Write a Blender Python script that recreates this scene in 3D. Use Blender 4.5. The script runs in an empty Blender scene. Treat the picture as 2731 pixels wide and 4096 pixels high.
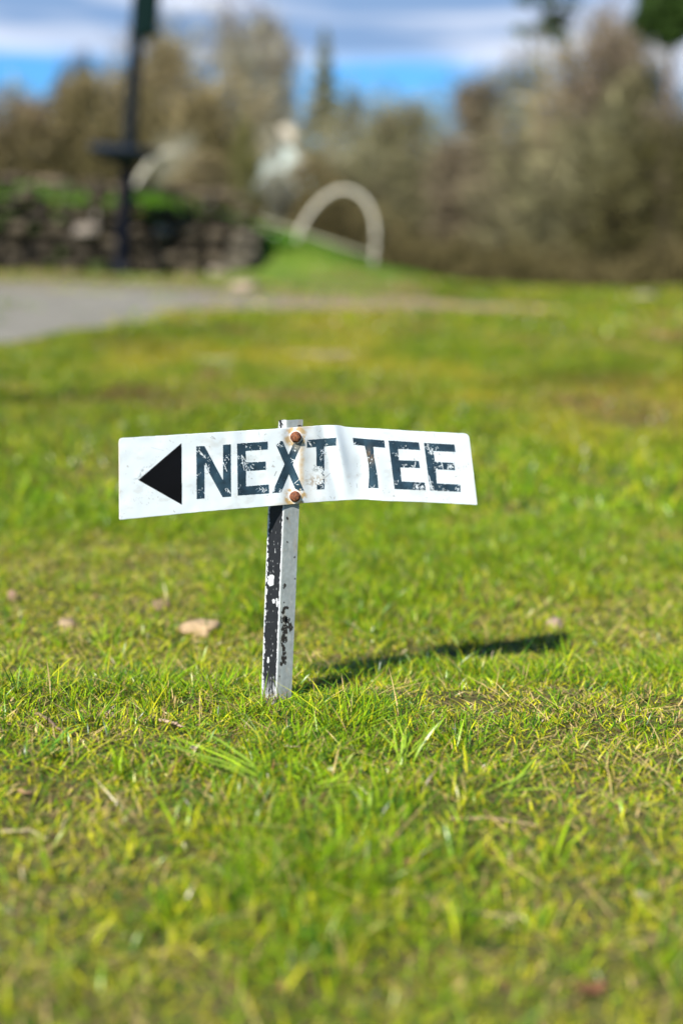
import bpy, math
import numpy as np
from math import radians, sin, cos, tan, pi

sc = bpy.context.scene
COL = sc.collection
rng = np.random.default_rng(11)

# ------------------------------------------------------------------ camera numbers
F = 50.0 / 36.0 * 4096
PITCH = math.atan(1048 / F)
ROLL = radians(1.0)
HC = 0.581
CAM = np.array([0.0, 0.0, HC])
fwd = np.array([0, cos(PITCH), -sin(PITCH)])
r0 = np.array([1.0, 0, 0]); u0 = np.array([0, sin(PITCH), cos(PITCH)])
RT = r0 * cos(ROLL) + u0 * sin(ROLL)
UP = u0 * cos(ROLL) - r0 * sin(ROLL)

def ray(px, py):
    px = np.asarray(px, float); py = np.asarray(py, float)
    return (fwd + RT * ((px - 1365.5) / F)[..., None] + UP * ((2048 - py) / F)[..., None])

def at_y(px, py, y):
    d = ray(px, py)
    t = np.asarray(y) / d[..., 1]
    return CAM + d * t[..., None]

# ------------------------------------------------------------------ numpy noise
def _h(ix, iy, s):
    n = (ix.astype(np.int64) * 374761393 + iy.astype(np.int64) * 668265263 + s * 2147483647) & 0xffffffff
    n = ((n ^ (n >> 13)) * 1274126177) & 0xffffffff
    return ((n ^ (n >> 16)) & 0xffff) / 65535.0

def vnoise(x, y, s=0):
    x = np.asarray(x, float); y = np.asarray(y, float)
    ix = np.floor(x); iy = np.floor(y)
    fx = x - ix; fy = y - iy
    fx = fx * fx * (3 - 2 * fx); fy = fy * fy * (3 - 2 * fy)
    a = _h(ix, iy, s); b = _h(ix + 1, iy, s); c = _h(ix, iy + 1, s); d = _h(ix + 1, iy + 1, s)
    return (a * (1 - fx) + b * fx) * (1 - fy) + (c * (1 - fx) + d * fx) * fy

def fbm(x, y, s=0, o=4):
    v = 0; a = .5; t = 0
    for i in range(o):
        v = v + a * vnoise(x * 2 ** i + 17.3 * i, y * 2 ** i + 9.1 * i, s + i); t += a; a *= .5
    return v / t

def sst(a, b, x):
    t = np.clip((np.asarray(x, float) - a) / (b - a), 0, 1)
    return t * t * (3 - 2 * t)

# ------------------------------------------------------------------ object helpers
def mesh_np(name, co, faces, mat=None, parent=None, col=None, smooth=False, fattr=None):
    """faces: list of arrays (n,k)"""
    me = bpy.data.meshes.new(name)
    co = np.asarray(co, np.float32)
    me.vertices.add(len(co)); me.vertices.foreach_set('co', co.ravel())
    faces = [np.asarray(f, np.int32) for f in faces if len(f)]
    nl = sum(f.size for f in faces); nf = sum(len(f) for f in faces)
    me.loops.add(nl); me.polygons.add(nf)
    me.loops.foreach_set('vertex_index', np.concatenate([f.ravel() for f in faces]))
    tot = np.concatenate([np.full(len(f), f.shape[1], np.int32) for f in faces])
    st = np.concatenate([[0], np.cumsum(tot)[:-1]]).astype(np.int32)
    me.polygons.foreach_set('loop_start', st)
    me.update(calc_edges=True)
    me.validate()
    if smooth:
        me.polygons.foreach_set('use_smooth', np.ones(len(me.polygons), bool))
    else:
        me.polygons.foreach_set('use_smooth', np.zeros(len(me.polygons), bool))
    if col is not None:
        c = np.ones((len(co), 4), np.float32); c[:, :col.shape[1]] = col
        at = me.color_attributes.new('Tint', 'FLOAT_COLOR', 'POINT')
        at.data.foreach_set('color', c.ravel())
    if mat: me.materials.append(mat)
    o = bpy.data.objects.new(name, me); COL.objects.link(o)
    if parent: o.parent = parent
    return o

def tag(o, label=None, cat=None, group=None, kind=None):
    if label: o['label'] = label
    if cat: o['category'] = cat
    if group: o['group'] = group
    if kind: o['kind'] = kind
    return o

def empty(name, loc=(0, 0, 0), rz=0):
    o = bpy.data.objects.new(name, None); COL.objects.link(o)
    o.location = loc; o.rotation_euler = (0, 0, rz); o.empty_display_size = .1
    return o

class MB:
    def __init__(s): s.v = []; s.f = {3: [], 4: []}; s.c = []; s.n = 0
    def add(s, v, f, c=(1, 1, 1)):
        v = np.asarray(v, float); f = np.asarray(f, int)
        s.v.append(v); s.f.setdefault(f.shape[1], []).append(f + s.n); s.n += len(v)
        c = np.asarray(c, float)
        s.c.append(np.broadcast_to(c, (len(v), 3)))
    def tube(s, pts, rad, n=8, c=(1, 1, 1), cap=True):
        pts = np.asarray(pts, float); m = len(pts); rad = np.broadcast_to(rad, (m,))
        t = np.gradient(pts, axis=0); t /= np.linalg.norm(t, axis=1)[:, None] + 1e-9
        ref = np.array([0, 0, 1.]) if abs(t[:, 2]).mean() < .8 else np.array([0, 1., 0])
        a = np.cross(t, ref); a /= np.linalg.norm(a, axis=1)[:, None] + 1e-9
        b = np.cross(t, a)
        th = np.arange(n) / n * 2 * pi
        V = pts[:, None] + rad[:, None, None] * (a[:, None] * np.cos(th)[None, :, None] + b[:, None] * np.sin(th)[None, :, None])
        V = V.reshape(-1, 3)
        i = np.arange(m - 1)[:, None] * n; k = np.arange(n)[None, :]; k2 = (k + 1) % n
        Fq = np.stack([i + k, i + k2, i + n + k2, i + n + k], -1).reshape(-1, 4)
        s.add(V, Fq, c)
        if cap:
            for e, o in ((0, 0), (m - 1, (m - 1) * n)):
                s.add(np.vstack([V[o:o + n], pts[e][None]]), [(q, (q + 1) % n, n) for q in range(n)], c)
    def box(s, c0, c1, c=(1, 1, 1), M=None):
        x0, y0, z0 = c0; x1, y1, z1 = c1
        v = np.array([(x, y, z) for x in (x0, x1) for y in (y0, y1) for z in (z0, z1)], float)
        if M is not None: v = M(v)
        s.add(v, [(0, 1, 3, 2), (4, 6, 7, 5), (0, 4, 5, 1), (2, 3, 7, 6), (0, 2, 6, 4), (1, 5, 7, 3)], c)
    def build(s, name, mat, parent=None, smooth=False):
        fs = [np.concatenate(q) for q in s.f.values() if len(q)]
        return mesh_np(name, np.concatenate(s.v), fs, mat, parent, np.concatenate(s.c), smooth)

# ------------------------------------------------------------------ materials
def newmat(name):
    m = bpy.data.materials.new(name); m.use_nodes = True
    nt = m.node_tree; b = nt.nodes['Principled BSDF']
    return m, nt, b

def N(nt, t, **k):
    n = nt.nodes.new(t)
    for a, v in k.items():
        if a.startswith('i_'):
            n.inputs[a[2:].replace('_', ' ')].default_value = v
        else: setattr(n, a, v)
    return n

def tint_mat(name, rough=.6, spec=.3, metal=0, noise=(0, 50), bump=0, bscale=200, objcol=False, transl=0, rmod=0, mul=1.0):
    m, nt, b = newmat(name); L = nt.links.new
    at = N(nt, 'ShaderNodeAttribute', attribute_name='Tint')
    tc = N(nt, 'ShaderNodeTexCoord')
    c = at.outputs['Color']
    if objcol:
        oi = N(nt, 'ShaderNodeObjectInfo')
        mx = N(nt, 'ShaderNodeMix', data_type='RGBA', blend_type='MULTIPLY'); mx.inputs['Factor'].default_value = 1
        L(c, mx.inputs['A']); L(oi.outputs['Color'], mx.inputs['B']); c = mx.outputs['Result']
    if noise[0] or mul != 1:
        nz = N(nt, 'ShaderNodeTexNoise'); nz.inputs['Scale'].default_value = noise[1]; nz.inputs['Detail'].default_value = 6
        L(tc.outputs['Object'], nz.inputs['Vector'])
        mr = N(nt, 'ShaderNodeMapRange'); mr.inputs['From Min'].default_value = .3; mr.inputs['From Max'].default_value = .7
        mr.inputs['To Min'].default_value = mul * (1 - noise[0]); mr.inputs['To Max'].default_value = mul * (1 + noise[0])
        L(nz.outputs['Fac'], mr.inputs['Value'])
        mx = N(nt, 'ShaderNodeVectorMath', operation='SCALE')
        L(c, mx.inputs[0]); L(mr.outputs['Result'], mx.inputs['Scale']); c = mx.outputs[0]
    L(c, b.inputs['Base Color'])
    b.inputs['Roughness'].default_value = rough; b.inputs['Specular IOR Level'].default_value = spec
    b.inputs['Metallic'].default_value = metal
    if bump:
        nz = N(nt, 'ShaderNodeTexNoise'); nz.inputs['Scale'].default_value = bscale; nz.inputs['Detail'].default_value = 5
        L(tc.outputs['Object'], nz.inputs['Vector'])
        bp = N(nt, 'ShaderNodeBump'); bp.inputs['Strength'].default_value = bump; bp.inputs['Distance'].default_value = 1.0 / bscale
        L(nz.outputs['Fac'], bp.inputs['Height']); L(bp.outputs[0], b.inputs['Normal'])
    if rmod:
        nz = N(nt, 'ShaderNodeTexNoise'); nz.inputs['Scale'].default_value = 60; nz.inputs['Detail'].default_value = 4
        L(tc.outputs['Object'], nz.inputs['Vector'])
        mr = N(nt, 'ShaderNodeMapRange'); mr.inputs['To Min'].default_value = rough - rmod; mr.inputs['To Max'].default_value = rough + rmod
        L(nz.outputs['Fac'], mr.inputs['Value']); L(mr.outputs['Result'], b.inputs['Roughness'])
    if transl:
        tr = N(nt, 'ShaderNodeBsdfTranslucent'); ms = N(nt, 'ShaderNodeMixShader'); ms.inputs[0].default_value = transl
        L(c, tr.inputs['Color']); L(b.outputs[0], ms.inputs[1]); L(tr.outputs[0], ms.inputs[2])
        L(ms.outputs[0], nt.nodes['Material Output'].inputs['Surface'])
    return m

M_PLATE = tint_mat('white_enamel', rough=.34, spec=.45, bump=.06, bscale=900, rmod=.12)
M_LETTER = tint_mat('navy_paint', rough=.42, spec=.4, noise=(.35, 90), bump=.05, bscale=700)
M_ARROW = tint_mat('black_vinyl', rough=.5, spec=.12)
M_POST = tint_mat('worn_post', rough=.5, spec=.2, noise=(.12, 160), bump=.12, bscale=500, rmod=.15)
M_GRASS = tint_mat('grass_blades', rough=.30, spec=.26, transl=.24)
M_STONE = tint_mat('stone', rough=.85, spec=.2, noise=(.35, 25), bump=.5, bscale=30)
M_PEBBLE = tint_mat('pebble', rough=.8, spec=.2, noise=(.25, 120), bump=.4, bscale=200)
M_TWIG = tint_mat('dead_wood', rough=.85, spec=.2, noise=(.35, 200), bump=.5, bscale=300)
M_LEAF = tint_mat('dead_leaf', rough=.6, spec=.3, noise=(.2, 150), transl=.25)
M_BARK = tint_mat('bark', rough=.9, spec=.15, noise=(.35, 4), bump=.4, bscale=12)
M_TWIGS = tint_mat('fine_twigs', rough=.85, spec=.1, objcol=True)
M_NEEDLE = tint_mat('needles', rough=.7, spec=.2, objcol=True, transl=.15)
M_IRON = tint_mat('painted_iron', rough=.7, spec=.06, noise=(.15, 20))
M_PALE = tint_mat('pale_render', rough=.7, spec=.3, noise=(.1, 3))

def rust_mat():
    m, nt, b = newmat('rust'); L = nt.links.new
    tc = N(nt, 'ShaderNodeTexCoord')
    nz = N(nt, 'ShaderNodeTexNoise'); nz.inputs['Scale'].default_value = 380; nz.inputs['Detail'].default_value = 6
    L(tc.outputs['Object'], nz.inputs['Vector'])
    cr = N(nt, 'ShaderNodeValToRGB'); e = cr.color_ramp.elements
    e[0].position = .3; e[0].color = (.045, .014, .006, 1); e[1].position = .72; e[1].color = (.27, .085, .022, 1)
    q = cr.color_ramp.elements.new(.5); q.color = (.13, .040, .013, 1)
    L(nz.outputs['Fac'], cr.inputs[0]); L(cr.outputs[0], b.inputs['Base Color'])
    b.inputs['Roughness'].default_value = .8
    bp = N(nt, 'ShaderNodeBump'); bp.inputs['Strength'].default_value = .6; bp.inputs['Distance'].default_value = .0006
    L(nz.outputs['Fac'], bp.inputs['Height']); L(bp.outputs[0], b.inputs['Normal'])
    return m
M_RUST = rust_mat()

# ------------------------------------------------------------------ terrain
_cy = np.array([-800, -20, 0, 1.30, 1.60, 1.78, 1.92, 2.10, 2.6, 3.2, 5, 8, 11, 14, 15.5, 17, 19, 22, 30, 60, 200, 900])
_rz = np.array([0, 0, .03, .02, .012, .0, -.022, -.05, -.05, -.04, .0, .04, .10, .17, .215, .20, .05, -.3, -1.2, -1.6, -1.6, -1.0])
_lz = np.array([0, 0, .03, .02, .012, .0, -.022, -.05, -.05, -.04, .0, .04, .12, .22, .24, .26, .30, .34, .3, -.6, -1.2, -1.0])
def T(x, y):
    x = np.asarray(x, float); y = np.asarray(y, float)
    w = sst(1.6, -1.6, x)
    zr = 0; zl = 0
    zr = (np.interp(y - .08, _cy, _rz) + np.interp(y, _cy, _rz) + np.interp(y + .08, _cy, _rz)) / 3
    zl = (np.interp(y - .08, _cy, _lz) + np.interp(y, _cy, _lz) + np.interp(y + .08, _cy, _lz)) / 3
    z = zr * (1 - w) + zl * w
    # bank held by the dry stone wall
    B = np.interp(x, [-40, -6, -2.6, -1.32, -1.2, -.6, .4, 1.3, 2.2], [.86, .79, .70, .54, .50, .46, .17, .04, 0])
    st = np.where(x < -1.3, sst(17.15, 17.35, y), sst(16.3, 17.9, y))
    fall = 1 - sst(24, 46, y)
    B2 = B + (.35 * sst(-1, -3, x)) * sst(17.5, 22, y)
    z = z + B2 * st * fall
    z = z + (fbm(x * 1.3, y * 1.3, 3, 3) - .5) * .05 * sst(2.2, 5, y)
    z = z + (fbm(x * 14, y * 14, 5, 3) - .5) * .022 * (1 - sst(6, 12, y)) 
    z = z + (fbm(x * .35, y * .35, 8, 2) - .5) * .10 * sst(4, 9, y)
    return z

# path outline in metres (broad tarmac on the left narrowing to worn soil on the right)
PATH = np.array([(-60, -12), (-9, 1.2), (-4.2, 4.0), (-2.5, 6.1), (-1.95, 7.4), (-1.75, 8.5), (-1.5, 9.5), (-1.05, 10.2), (-.4, 10.5), (.3, 10.8),
                 (1.05, 11.0), (1.8, 11.6), (1.7, 12.4), (.6, 13.5), (-1.0, 13.8), (-2.0, 13.9), (-3.2, 13.8), (-6, 13.3), (-12, 12), (-60, 8)], float)
def inpoly(x, y, P):
    x = np.asarray(x); y = np.asarray(y); r = np.zeros(x.shape, bool)
    j = len(P) - 1
    for i in range(len(P)):
        xi, yi = P[i]; xj, yj = P[j]
        c = ((yi > y) != (yj > y)) & (x < (xj - xi) * (y - yi) / (yj - yi + 1e-12) + xi)
        r ^= c; j = i
    return r
def on_path(x, y):
    wx = (fbm(x * 1.7, y * 1.7, 21) - .5) * .7; wy = (fbm(x * 1.7, y * 1.7, 31) - .5) * .9
    return inpoly(x + wx, y + wy, PATH)

xs = np.concatenate([np.arange(0, 1.6, .025), np.arange(1.6, 6, .08), np.arange(6, 14, .3), np.geomspace(14, 900, 28)])
xs = np.concatenate([-xs[::-1][:-1], xs])
ys = np.concatenate([-np.geomspace(900, .4, 26), np.arange(0, 4, .022), np.arange(4, 19, .08), np.arange(19, 30, .4), np.geomspace(30, 900, 34)])
X, Y = np.meshgrid(xs, ys)
Z = T(X, Y)
co = np.stack([X, Y, Z], -1).reshape(-1, 3)
ny, nx = X.shape
ii = (np.arange(ny - 1)[:, None] * nx + np.arange(nx - 1)[None]).ravel()
quads = np.stack([ii, ii + 1, ii + nx + 1, ii + nx], -1)

def ground_mat():
    m, nt, b = newmat('turf_soil'); L = nt.links.new
    tc = N(nt, 'ShaderNodeTexCoord')
    def nz(s, d=6, r=.6):
        n = N(nt, 'ShaderNodeTexNoise'); n.inputs['Scale'].default_value = s; n.inputs['Detail'].default_value = d
        n.inputs['Roughness'].default_value = r
        L(tc.outputs['Object'], n.inputs['Vector']); return n.outputs['Fac']
    fine = N(nt, 'ShaderNodeValToRGB'); L(nz(95), fine.inputs[0]); e = fine.color_ramp.elements
    e[0].position = .30; e[0].color = (.045, .032, .016, 1)
    e[1].position = .62; e[1].color = (.09, .13, .012, 1)
    q = e.new(.45); q.color = (.10, .075, .032, 1)
    q = e.new(.74); q.color = (.26, .20, .08, 1)
    big = N(nt, 'ShaderNodeValToRGB'); L(nz(.9, 5), big.inputs[0]); e = big.color_ramp.elements
    e[0].position = .35; e[0].color = (.06, .11, .012, 1); e[1].position = .7; e[1].color = (.17, .13, .04, 1)
    q = e.new(.52); q.color = (.13, .19, .022, 1)
    # far away the sheet alone carries the lawn: blend by distance from the sign area in the ground's own metres
    sp = N(nt, 'ShaderNodeSeparateXYZ'); L(tc.outputs['Object'], sp.inputs[0])
    mr = N(nt, 'ShaderNodeMapRange'); mr.inputs['From Min'].default_value = 5; mr.inputs['From Max'].default_value = 11
    L(sp.outputs['Y'], mr.inputs['Value'])
    mx = N(nt, 'ShaderNodeMix', data_type='RGBA'); L(mr.outputs[0], mx.inputs['Factor'])
    L(fine.outputs[0], mx.inputs['A']); L(big.outputs[0], mx.inputs['B'])
    L(mx.outputs['Result'], b.inputs['Base Color'])
    b.inputs['Roughness'].default_value = .95; b.inputs['Specular IOR Level'].default_value = .15
    bp = N(nt, 'ShaderNodeBump'); bp.inputs['Strength'].default_value = .8; bp.inputs['Distance'].default_value = .006
    L(nz(130), bp.inputs['Height']); L(bp.outputs[0], b.inputs['Normal'])
    return m
g = mesh_np('ground', co, [quads], ground_mat(), smooth=True); tag(g, kind='structure')

# path sheet, 4 mm above the ground
cx = (X[:-1, :-1] + X[1:, 1:]).ravel() / 2; cyy = (Y[:-1, :-1] + Y[1:, 1:]).ravel() / 2
sel = on_path(cx, cyy)
pq = quads[sel]; used, inv = np.unique(pq, return_inverse=True)
pc = co[used] + [0, 0, .005]
soil = sst(-1.6, .1, pc[:, 0] + (fbm(pc[:, 0] * 2, pc[:, 1] * 2, 40) - .5) * 1.6)[:, None]
edge = sst(12.4, 13.6, pc[:, 1] + (fbm(pc[:, 0] * 1.5, pc[:, 1] * 3, 44) - .5) * 2)[:, None]
sp_ = fbm(pc[:, 0] * 5, pc[:, 1] * 5, 47, 4)[:, None]
ca = np.array([.185, .172, .135]); cb = np.array([.25, .17, .105]); cc = np.array([.15, .125, .055])
pcol = (ca * (1 - soil) + cb * soil) * (1 - edge) + cc * edge
pcol = pcol * (.75 + .5 * sp_)
p = mesh_np('path', pc, [inv.reshape(-1, 4)], tint_mat('gravel_path', rough=.9, spec=.2, noise=(.3, 60), bump=.5, bscale=80), col=pcol, smooth=True)
tag(p, kind='structure')

# ------------------------------------------------------------------ grass (stuff)
GV = []; GF4 = []; GF3 = []; GC = []; gn = 0
def blades(x, y, h, w, lean, az, face, col, curl=.5, zoff=-.002, buf=None):
    """tapering three-segment blades rooted on the turf"""
    global gn
    n = len(x)
    z = T(x, y) + zoff
    base = np.stack([x, y, z], -1)
    d = np.stack([np.cos(az), np.sin(az), np.zeros(n)], -1)
    s = np.stack([np.cos(face), np.sin(face), np.zeros(n)], -1)
    upv = np.array([0, 0, 1.])
    ls = (0, .4, .75, 1.0); ws = (.75, 1.0, .65, 0)
    vs = []
    for t, wk in zip(ls, ws):
        out = lean * (t + curl * t * t)
        hh = t * (1 - .32 * np.clip(lean, 0, 2) * curl * t)
        c = base + (h * hh)[:, None] * upv + (h * out)[:, None] * d
        if wk:
            vs += [c - s * (w * wk * .5)[:, None], c + s * (w * wk * .5)[:, None]]
        else: vs.append(c)
    V = np.stack(vs, 1).reshape(-1, 3)
    o = np.arange(n)[:, None] * 7
    q = np.concatenate([o + [0, 1, 3, 2], o + [2, 3, 5, 4]]); t3 = o + [4, 5, 6]
    tone = np.repeat(col, 7, 0).reshape(n, 7, 3).copy()
    tone[:, :2] = tone[:, :2] * .75 + np.array([.26, .22, .06]) * .25   # pale sheath at the root
    tgt = buf if buf is not None else (GV, GF4, GF3, GC)
    off = sum(len(a) for a in tgt[0])
    tgt[0].append(V.astype(np.float32)); tgt[1].append(q + off); tgt[2].append(t3 + off); tgt[3].append(tone.reshape(-1, 3).astype(np.float32))

GREEN = np.array([.105, .235, .005]); LIME = np.array([.33, .47, .008]); YEL = np.array([.62, .56, .02])
STRAW = np.array([.60, .44, .17]); DEEP = np.array([.030, .10, .008]); BROWN = np.array([.22, .12, .05])
def lush(x, y):
    """0 dry and thin .. 1 lush; drifts a few decimetres across"""
    a = fbm(x * 3.2, y * 2.4, 61, 3)
    b = fbm(x * .8, y * .7, 66, 3)
    v = .6 * a + .4 * b
    v = sst(.38, .60, v)
    # thinner, drier turf behind and to the right of the sign, greener to its left
    dry = np.exp(-(((x - .62) / .5) ** 2 + ((y - 2.55) / .42) ** 2)) + .8 * np.exp(-(((x + .15) / .5) ** 2 + ((y - 2.9) / .5) ** 2)) + .6 * np.exp(-(((x - .1) / .35) ** 2 + ((y - 1.42) / .12) ** 2))
    wet_and_shade = np.exp(-(((x + .25) / .22) ** 2 + ((y - 1.85) / .14) ** 2)) 
    wet_and_shade = wet_and_shade + 1.2 * np.exp(-((x - .16) / .26) ** 2 - ((y - 1.98) / .09) ** 2)  # lusher, darker green turf put where the sign's shadow falls, to deepen it
    wet_and_shade = wet_and_shade + 1.3 * np.exp(-((x - .42) / .30) ** 2 - ((y - 2.05) / .07) ** 2)  # more deep green along the shadow's right part, shade helped by blade colour
    return np.clip(v - .45 * dry + .45 * wet_and_shade, 0, 1)
def gcol(n, lu, r=rng):
    k = r.random(n); c = np.empty((n, 3))
    m = r.random(n)[:, None] ** 1.35
    c[:] = GREEN * (1 - m) + LIME * m
    thr_y = .15 + .30 * (1 - lu) ** 1.3; thr_s = thr_y * .36; thr_b = .022
    i = k < thr_y; c[i] = (YEL * (.40 + .5 * m) + LIME * .25)[i]
    i = k < thr_s; c[i] = (STRAW * (.4 + .6 * m))[i]
    i = k < thr_b; c[i] = BROWN
    i = k > .78; c[i] = (DEEP * (.8 + .6 * m))[i]
    return c * r.uniform(.65, 1.25, n)[:, None]

def scatter(n, y0, y1, margin, dens_fn=None):
    """random roots inside a wedge that is wider than the view, so a step aside still finds turf"""
    y = np.sqrt(rng.uniform(y0 ** 2, y1 ** 2, n)) if y0 > 0 else rng.uniform(y0, y1, n)
    hw = .27 * y + margin
    x = rng.uniform(-1, 1, n) * hw
    return x, y
def keep(x, y, *a):
    k = ~on_path(x, y)
    k &= ~((x < -1.28) & (y > 16.75) & (y < 17.4))
    verge = (x < .6) & (y > 13.2) & (y < 16.9)
    k &= ~(verge & (fbm(x * 1.2, y * 2.2, 120, 3) + .25 * (rng.random(len(x)) - .5) < .56))
    return [q[k] for q in (x, y) + a]

# near field: fine turf
x, y = scatter(430000, .72, 3.3, .32)
x, y = keep(x, y); lu = lush(x, y)
k = rng.random(len(x)) < (.38 + .62 * lu) * (.30 + .85 * sst(.32, .62, fbm(x * 38, y * 38, 131, 2)))
x, y, lu = x[k], y[k], lu[k]; n = len(x)
tuft = fbm(x * 22, y * 22, 71, 2)
h = rng.uniform(.011, .035, n) * (.50 + .75 * lu) * (.5 + 1.1 * tuft)
h *= np.where(rng.random(n) < .05, 1.7, 1)
lowz = lambda x, y: 1 - .75 * np.exp(-((x - .15) / .25) ** 2 - ((y - 1.85) / .07) ** 2)
h *= lowz(x, y) * (1 + .25 * sst(1.65, 1.3, y) * vnoise(x * 9, y * 9, 141) * 2)
w = rng.uniform(.0009, .0021, n)
blades(x, y, h, w, rng.gamma(2.2, .32, n), rng.uniform(0, 2 * pi, n), rng.uniform(0, 2 * pi, n), gcol(n, lu), curl=.7)
# short flat moss and clover-like leaflets plus dead thatch, near the soil
x, y = scatter(110000, .72, 3.3, .3); x, y = keep(x, y); n = len(x); lu = lush(x, y)
c = gcol(n, lu * .5); m = rng.random(n) < .10 + .32 * (1 - lu)
c[m] = (STRAW * rng.uniform(.2, 1.0, n)[:, None])[m]
i = rng.random(n) < .25; c[i] = (YEL * rng.uniform(.35, .9, n)[:, None])[i]
blades(x, y, rng.uniform(.003, .009, n), rng.uniform(.0012, .0030, n), rng.uniform(.6, 2.6, n), rng.uniform(0, 2 * pi, n), rng.uniform(0, 2 * pi, n), c, curl=.3, zoff=.001)
# tall tufts gathered in bunches
cxs, cys = scatter(2000, .8, 3.2, .3)
lw = lush(cxs, cys); kk = rng.random(len(cxs)) < .2 + .8 * lw
cxs, cys = cxs[kk], cys[kk]
for cx_, cy_ in zip(cxs, cys):
    m = rng.integers(8, 30); r = np.abs(rng.normal(0, .012, m)); a = rng.uniform(0, 2 * pi, m)
    x = cx_ + r * np.cos(a); y = cy_ + r * np.sin(a)
    hh = float(lowz(cx_, cy_)) ** 1.5 * rng.uniform(.022, .050) * rng.uniform(.5, 1.1, m)
    blades(x, y, hh, rng.uniform(.0012, .0025, m), rng.uniform(.1, .8, m), a + rng.normal(0, .5, m), rng.uniform(0, 2 * pi, m), gcol(m, np.full(m, .9)), curl=.8)
# dry stalks lying about
x, y = scatter(1500, .8, 3.2, .3); n = len(x)
blades(x, y, rng.uniform(.015, .036, n), rng.uniform(.0009, .0018, n), rng.uniform(.9, 3, n), rng.uniform(0, 2 * pi, n), rng.uniform(0, 2 * pi, n), STRAW * rng.uniform(.7, 1.3, n)[:, None], curl=.2)
def mottle(c, x, y):
    a = sst(.54, .70, fbm(x * 1.1, y * .8, 401, 4))[:, None]; b = sst(.56, .72, fbm(x * 1.9, y * 1.1, 405, 4))[:, None]; d = sst(.52, .68, fbm(x * .9, y * 1.3, 409, 3))[:, None]
    k = rng.random(len(x))[:, None]
    c0 = c
    c = c * (1 - a * (k < .55)) + np.array([.46, .40, .03]) * a * (k < .55)
    c = c * (1 - b * (k < .6)) + np.array([.30, .19, .07]) * b * (k < .6)
    c = c * [1.06, .97, 1]
    lz = np.exp(-((x + 1.0) / .9) ** 2 - ((y - 3.9) / .8) ** 2)[:, None] * (k < .5) * .7
    c = c * (1 - lz) + np.array([.26, .18, .06]) * lz
    vg = ((x < .8) & (y > 13.0) & (y < 16.9))[:, None] & (k < .62)
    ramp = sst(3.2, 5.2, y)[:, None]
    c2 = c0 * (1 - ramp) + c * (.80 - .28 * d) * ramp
    c2 = np.where(vg, np.array([.26, .20, .085]), c2)
    bank = ((y > 16.9) & (x < 2))[:, None]
    tanb = ((y > 16.9) & (y < 18.6) & (x < -1.2) & (x > -9))[:, None] & (k < .75)
    c2 = np.where(tanb & bank, c2, c2)
    return np.where(tanb, np.array([.17, .12, .05]), np.where(bank, np.array([.085, .20, .006]) * (.5 + .9 * k), c2))
# middle field
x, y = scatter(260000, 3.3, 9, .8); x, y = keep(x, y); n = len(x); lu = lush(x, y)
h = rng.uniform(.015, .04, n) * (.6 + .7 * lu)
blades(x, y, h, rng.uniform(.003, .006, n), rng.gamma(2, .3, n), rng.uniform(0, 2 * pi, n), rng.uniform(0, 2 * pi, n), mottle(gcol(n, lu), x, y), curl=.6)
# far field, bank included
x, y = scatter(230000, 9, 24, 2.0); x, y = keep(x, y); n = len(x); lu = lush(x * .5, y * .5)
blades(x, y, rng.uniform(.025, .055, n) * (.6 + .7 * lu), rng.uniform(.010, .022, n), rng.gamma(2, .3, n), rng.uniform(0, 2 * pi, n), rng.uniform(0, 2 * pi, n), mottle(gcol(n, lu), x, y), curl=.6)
# a few blades creeping over the edge of the path
x, y = scatter(9000, 9, 14.5, 1.0); k = on_path(x, y) & (fbm(x * 2, y * 2, 90) > .58); x, y = x[k], y[k]; n = len(x)
blades(x, y, rng.uniform(.02, .05, n), rng.uniform(.01, .02, n), rng.gamma(2, .3, n), rng.uniform(0, 2 * pi, n), rng.uniform(0, 2 * pi, n), gcol(n, np.full(n, .4)), curl=.6)
go = mesh_np('grass', np.concatenate(GV), [np.concatenate(GF4), np.concatenate(GF3)], M_GRASS, col=np.concatenate(GC), smooth=True)
tag(go, kind='stuff'); go['label'] = 'short sunlit green and yellow turf covering the ground'; go['category'] = 'grass'

# ------------------------------------------------------------------ the sign
YC = 1.775                                   # distance of the post's front corner
PSI1 = radians(30.5); PSI2 = radians(27.0)
sign = empty('direction_sign', tuple(at_y(1105, 2800, YC)))
tag(sign, 'white arrow sign on a short flaking metal post stuck in the grass', 'sign')
SO = np.array(sign.location)

n1 = np.array([sin(PSI1), -cos(PSI1), 0.0])
P0 = at_y(1137, 1865, YC - .004)
def hit(px, py, p, n):
    d = ray(px, py); t = ((p - CAM) @ n) / (d @ n)
    return CAM + d * t[..., None], t
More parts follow.
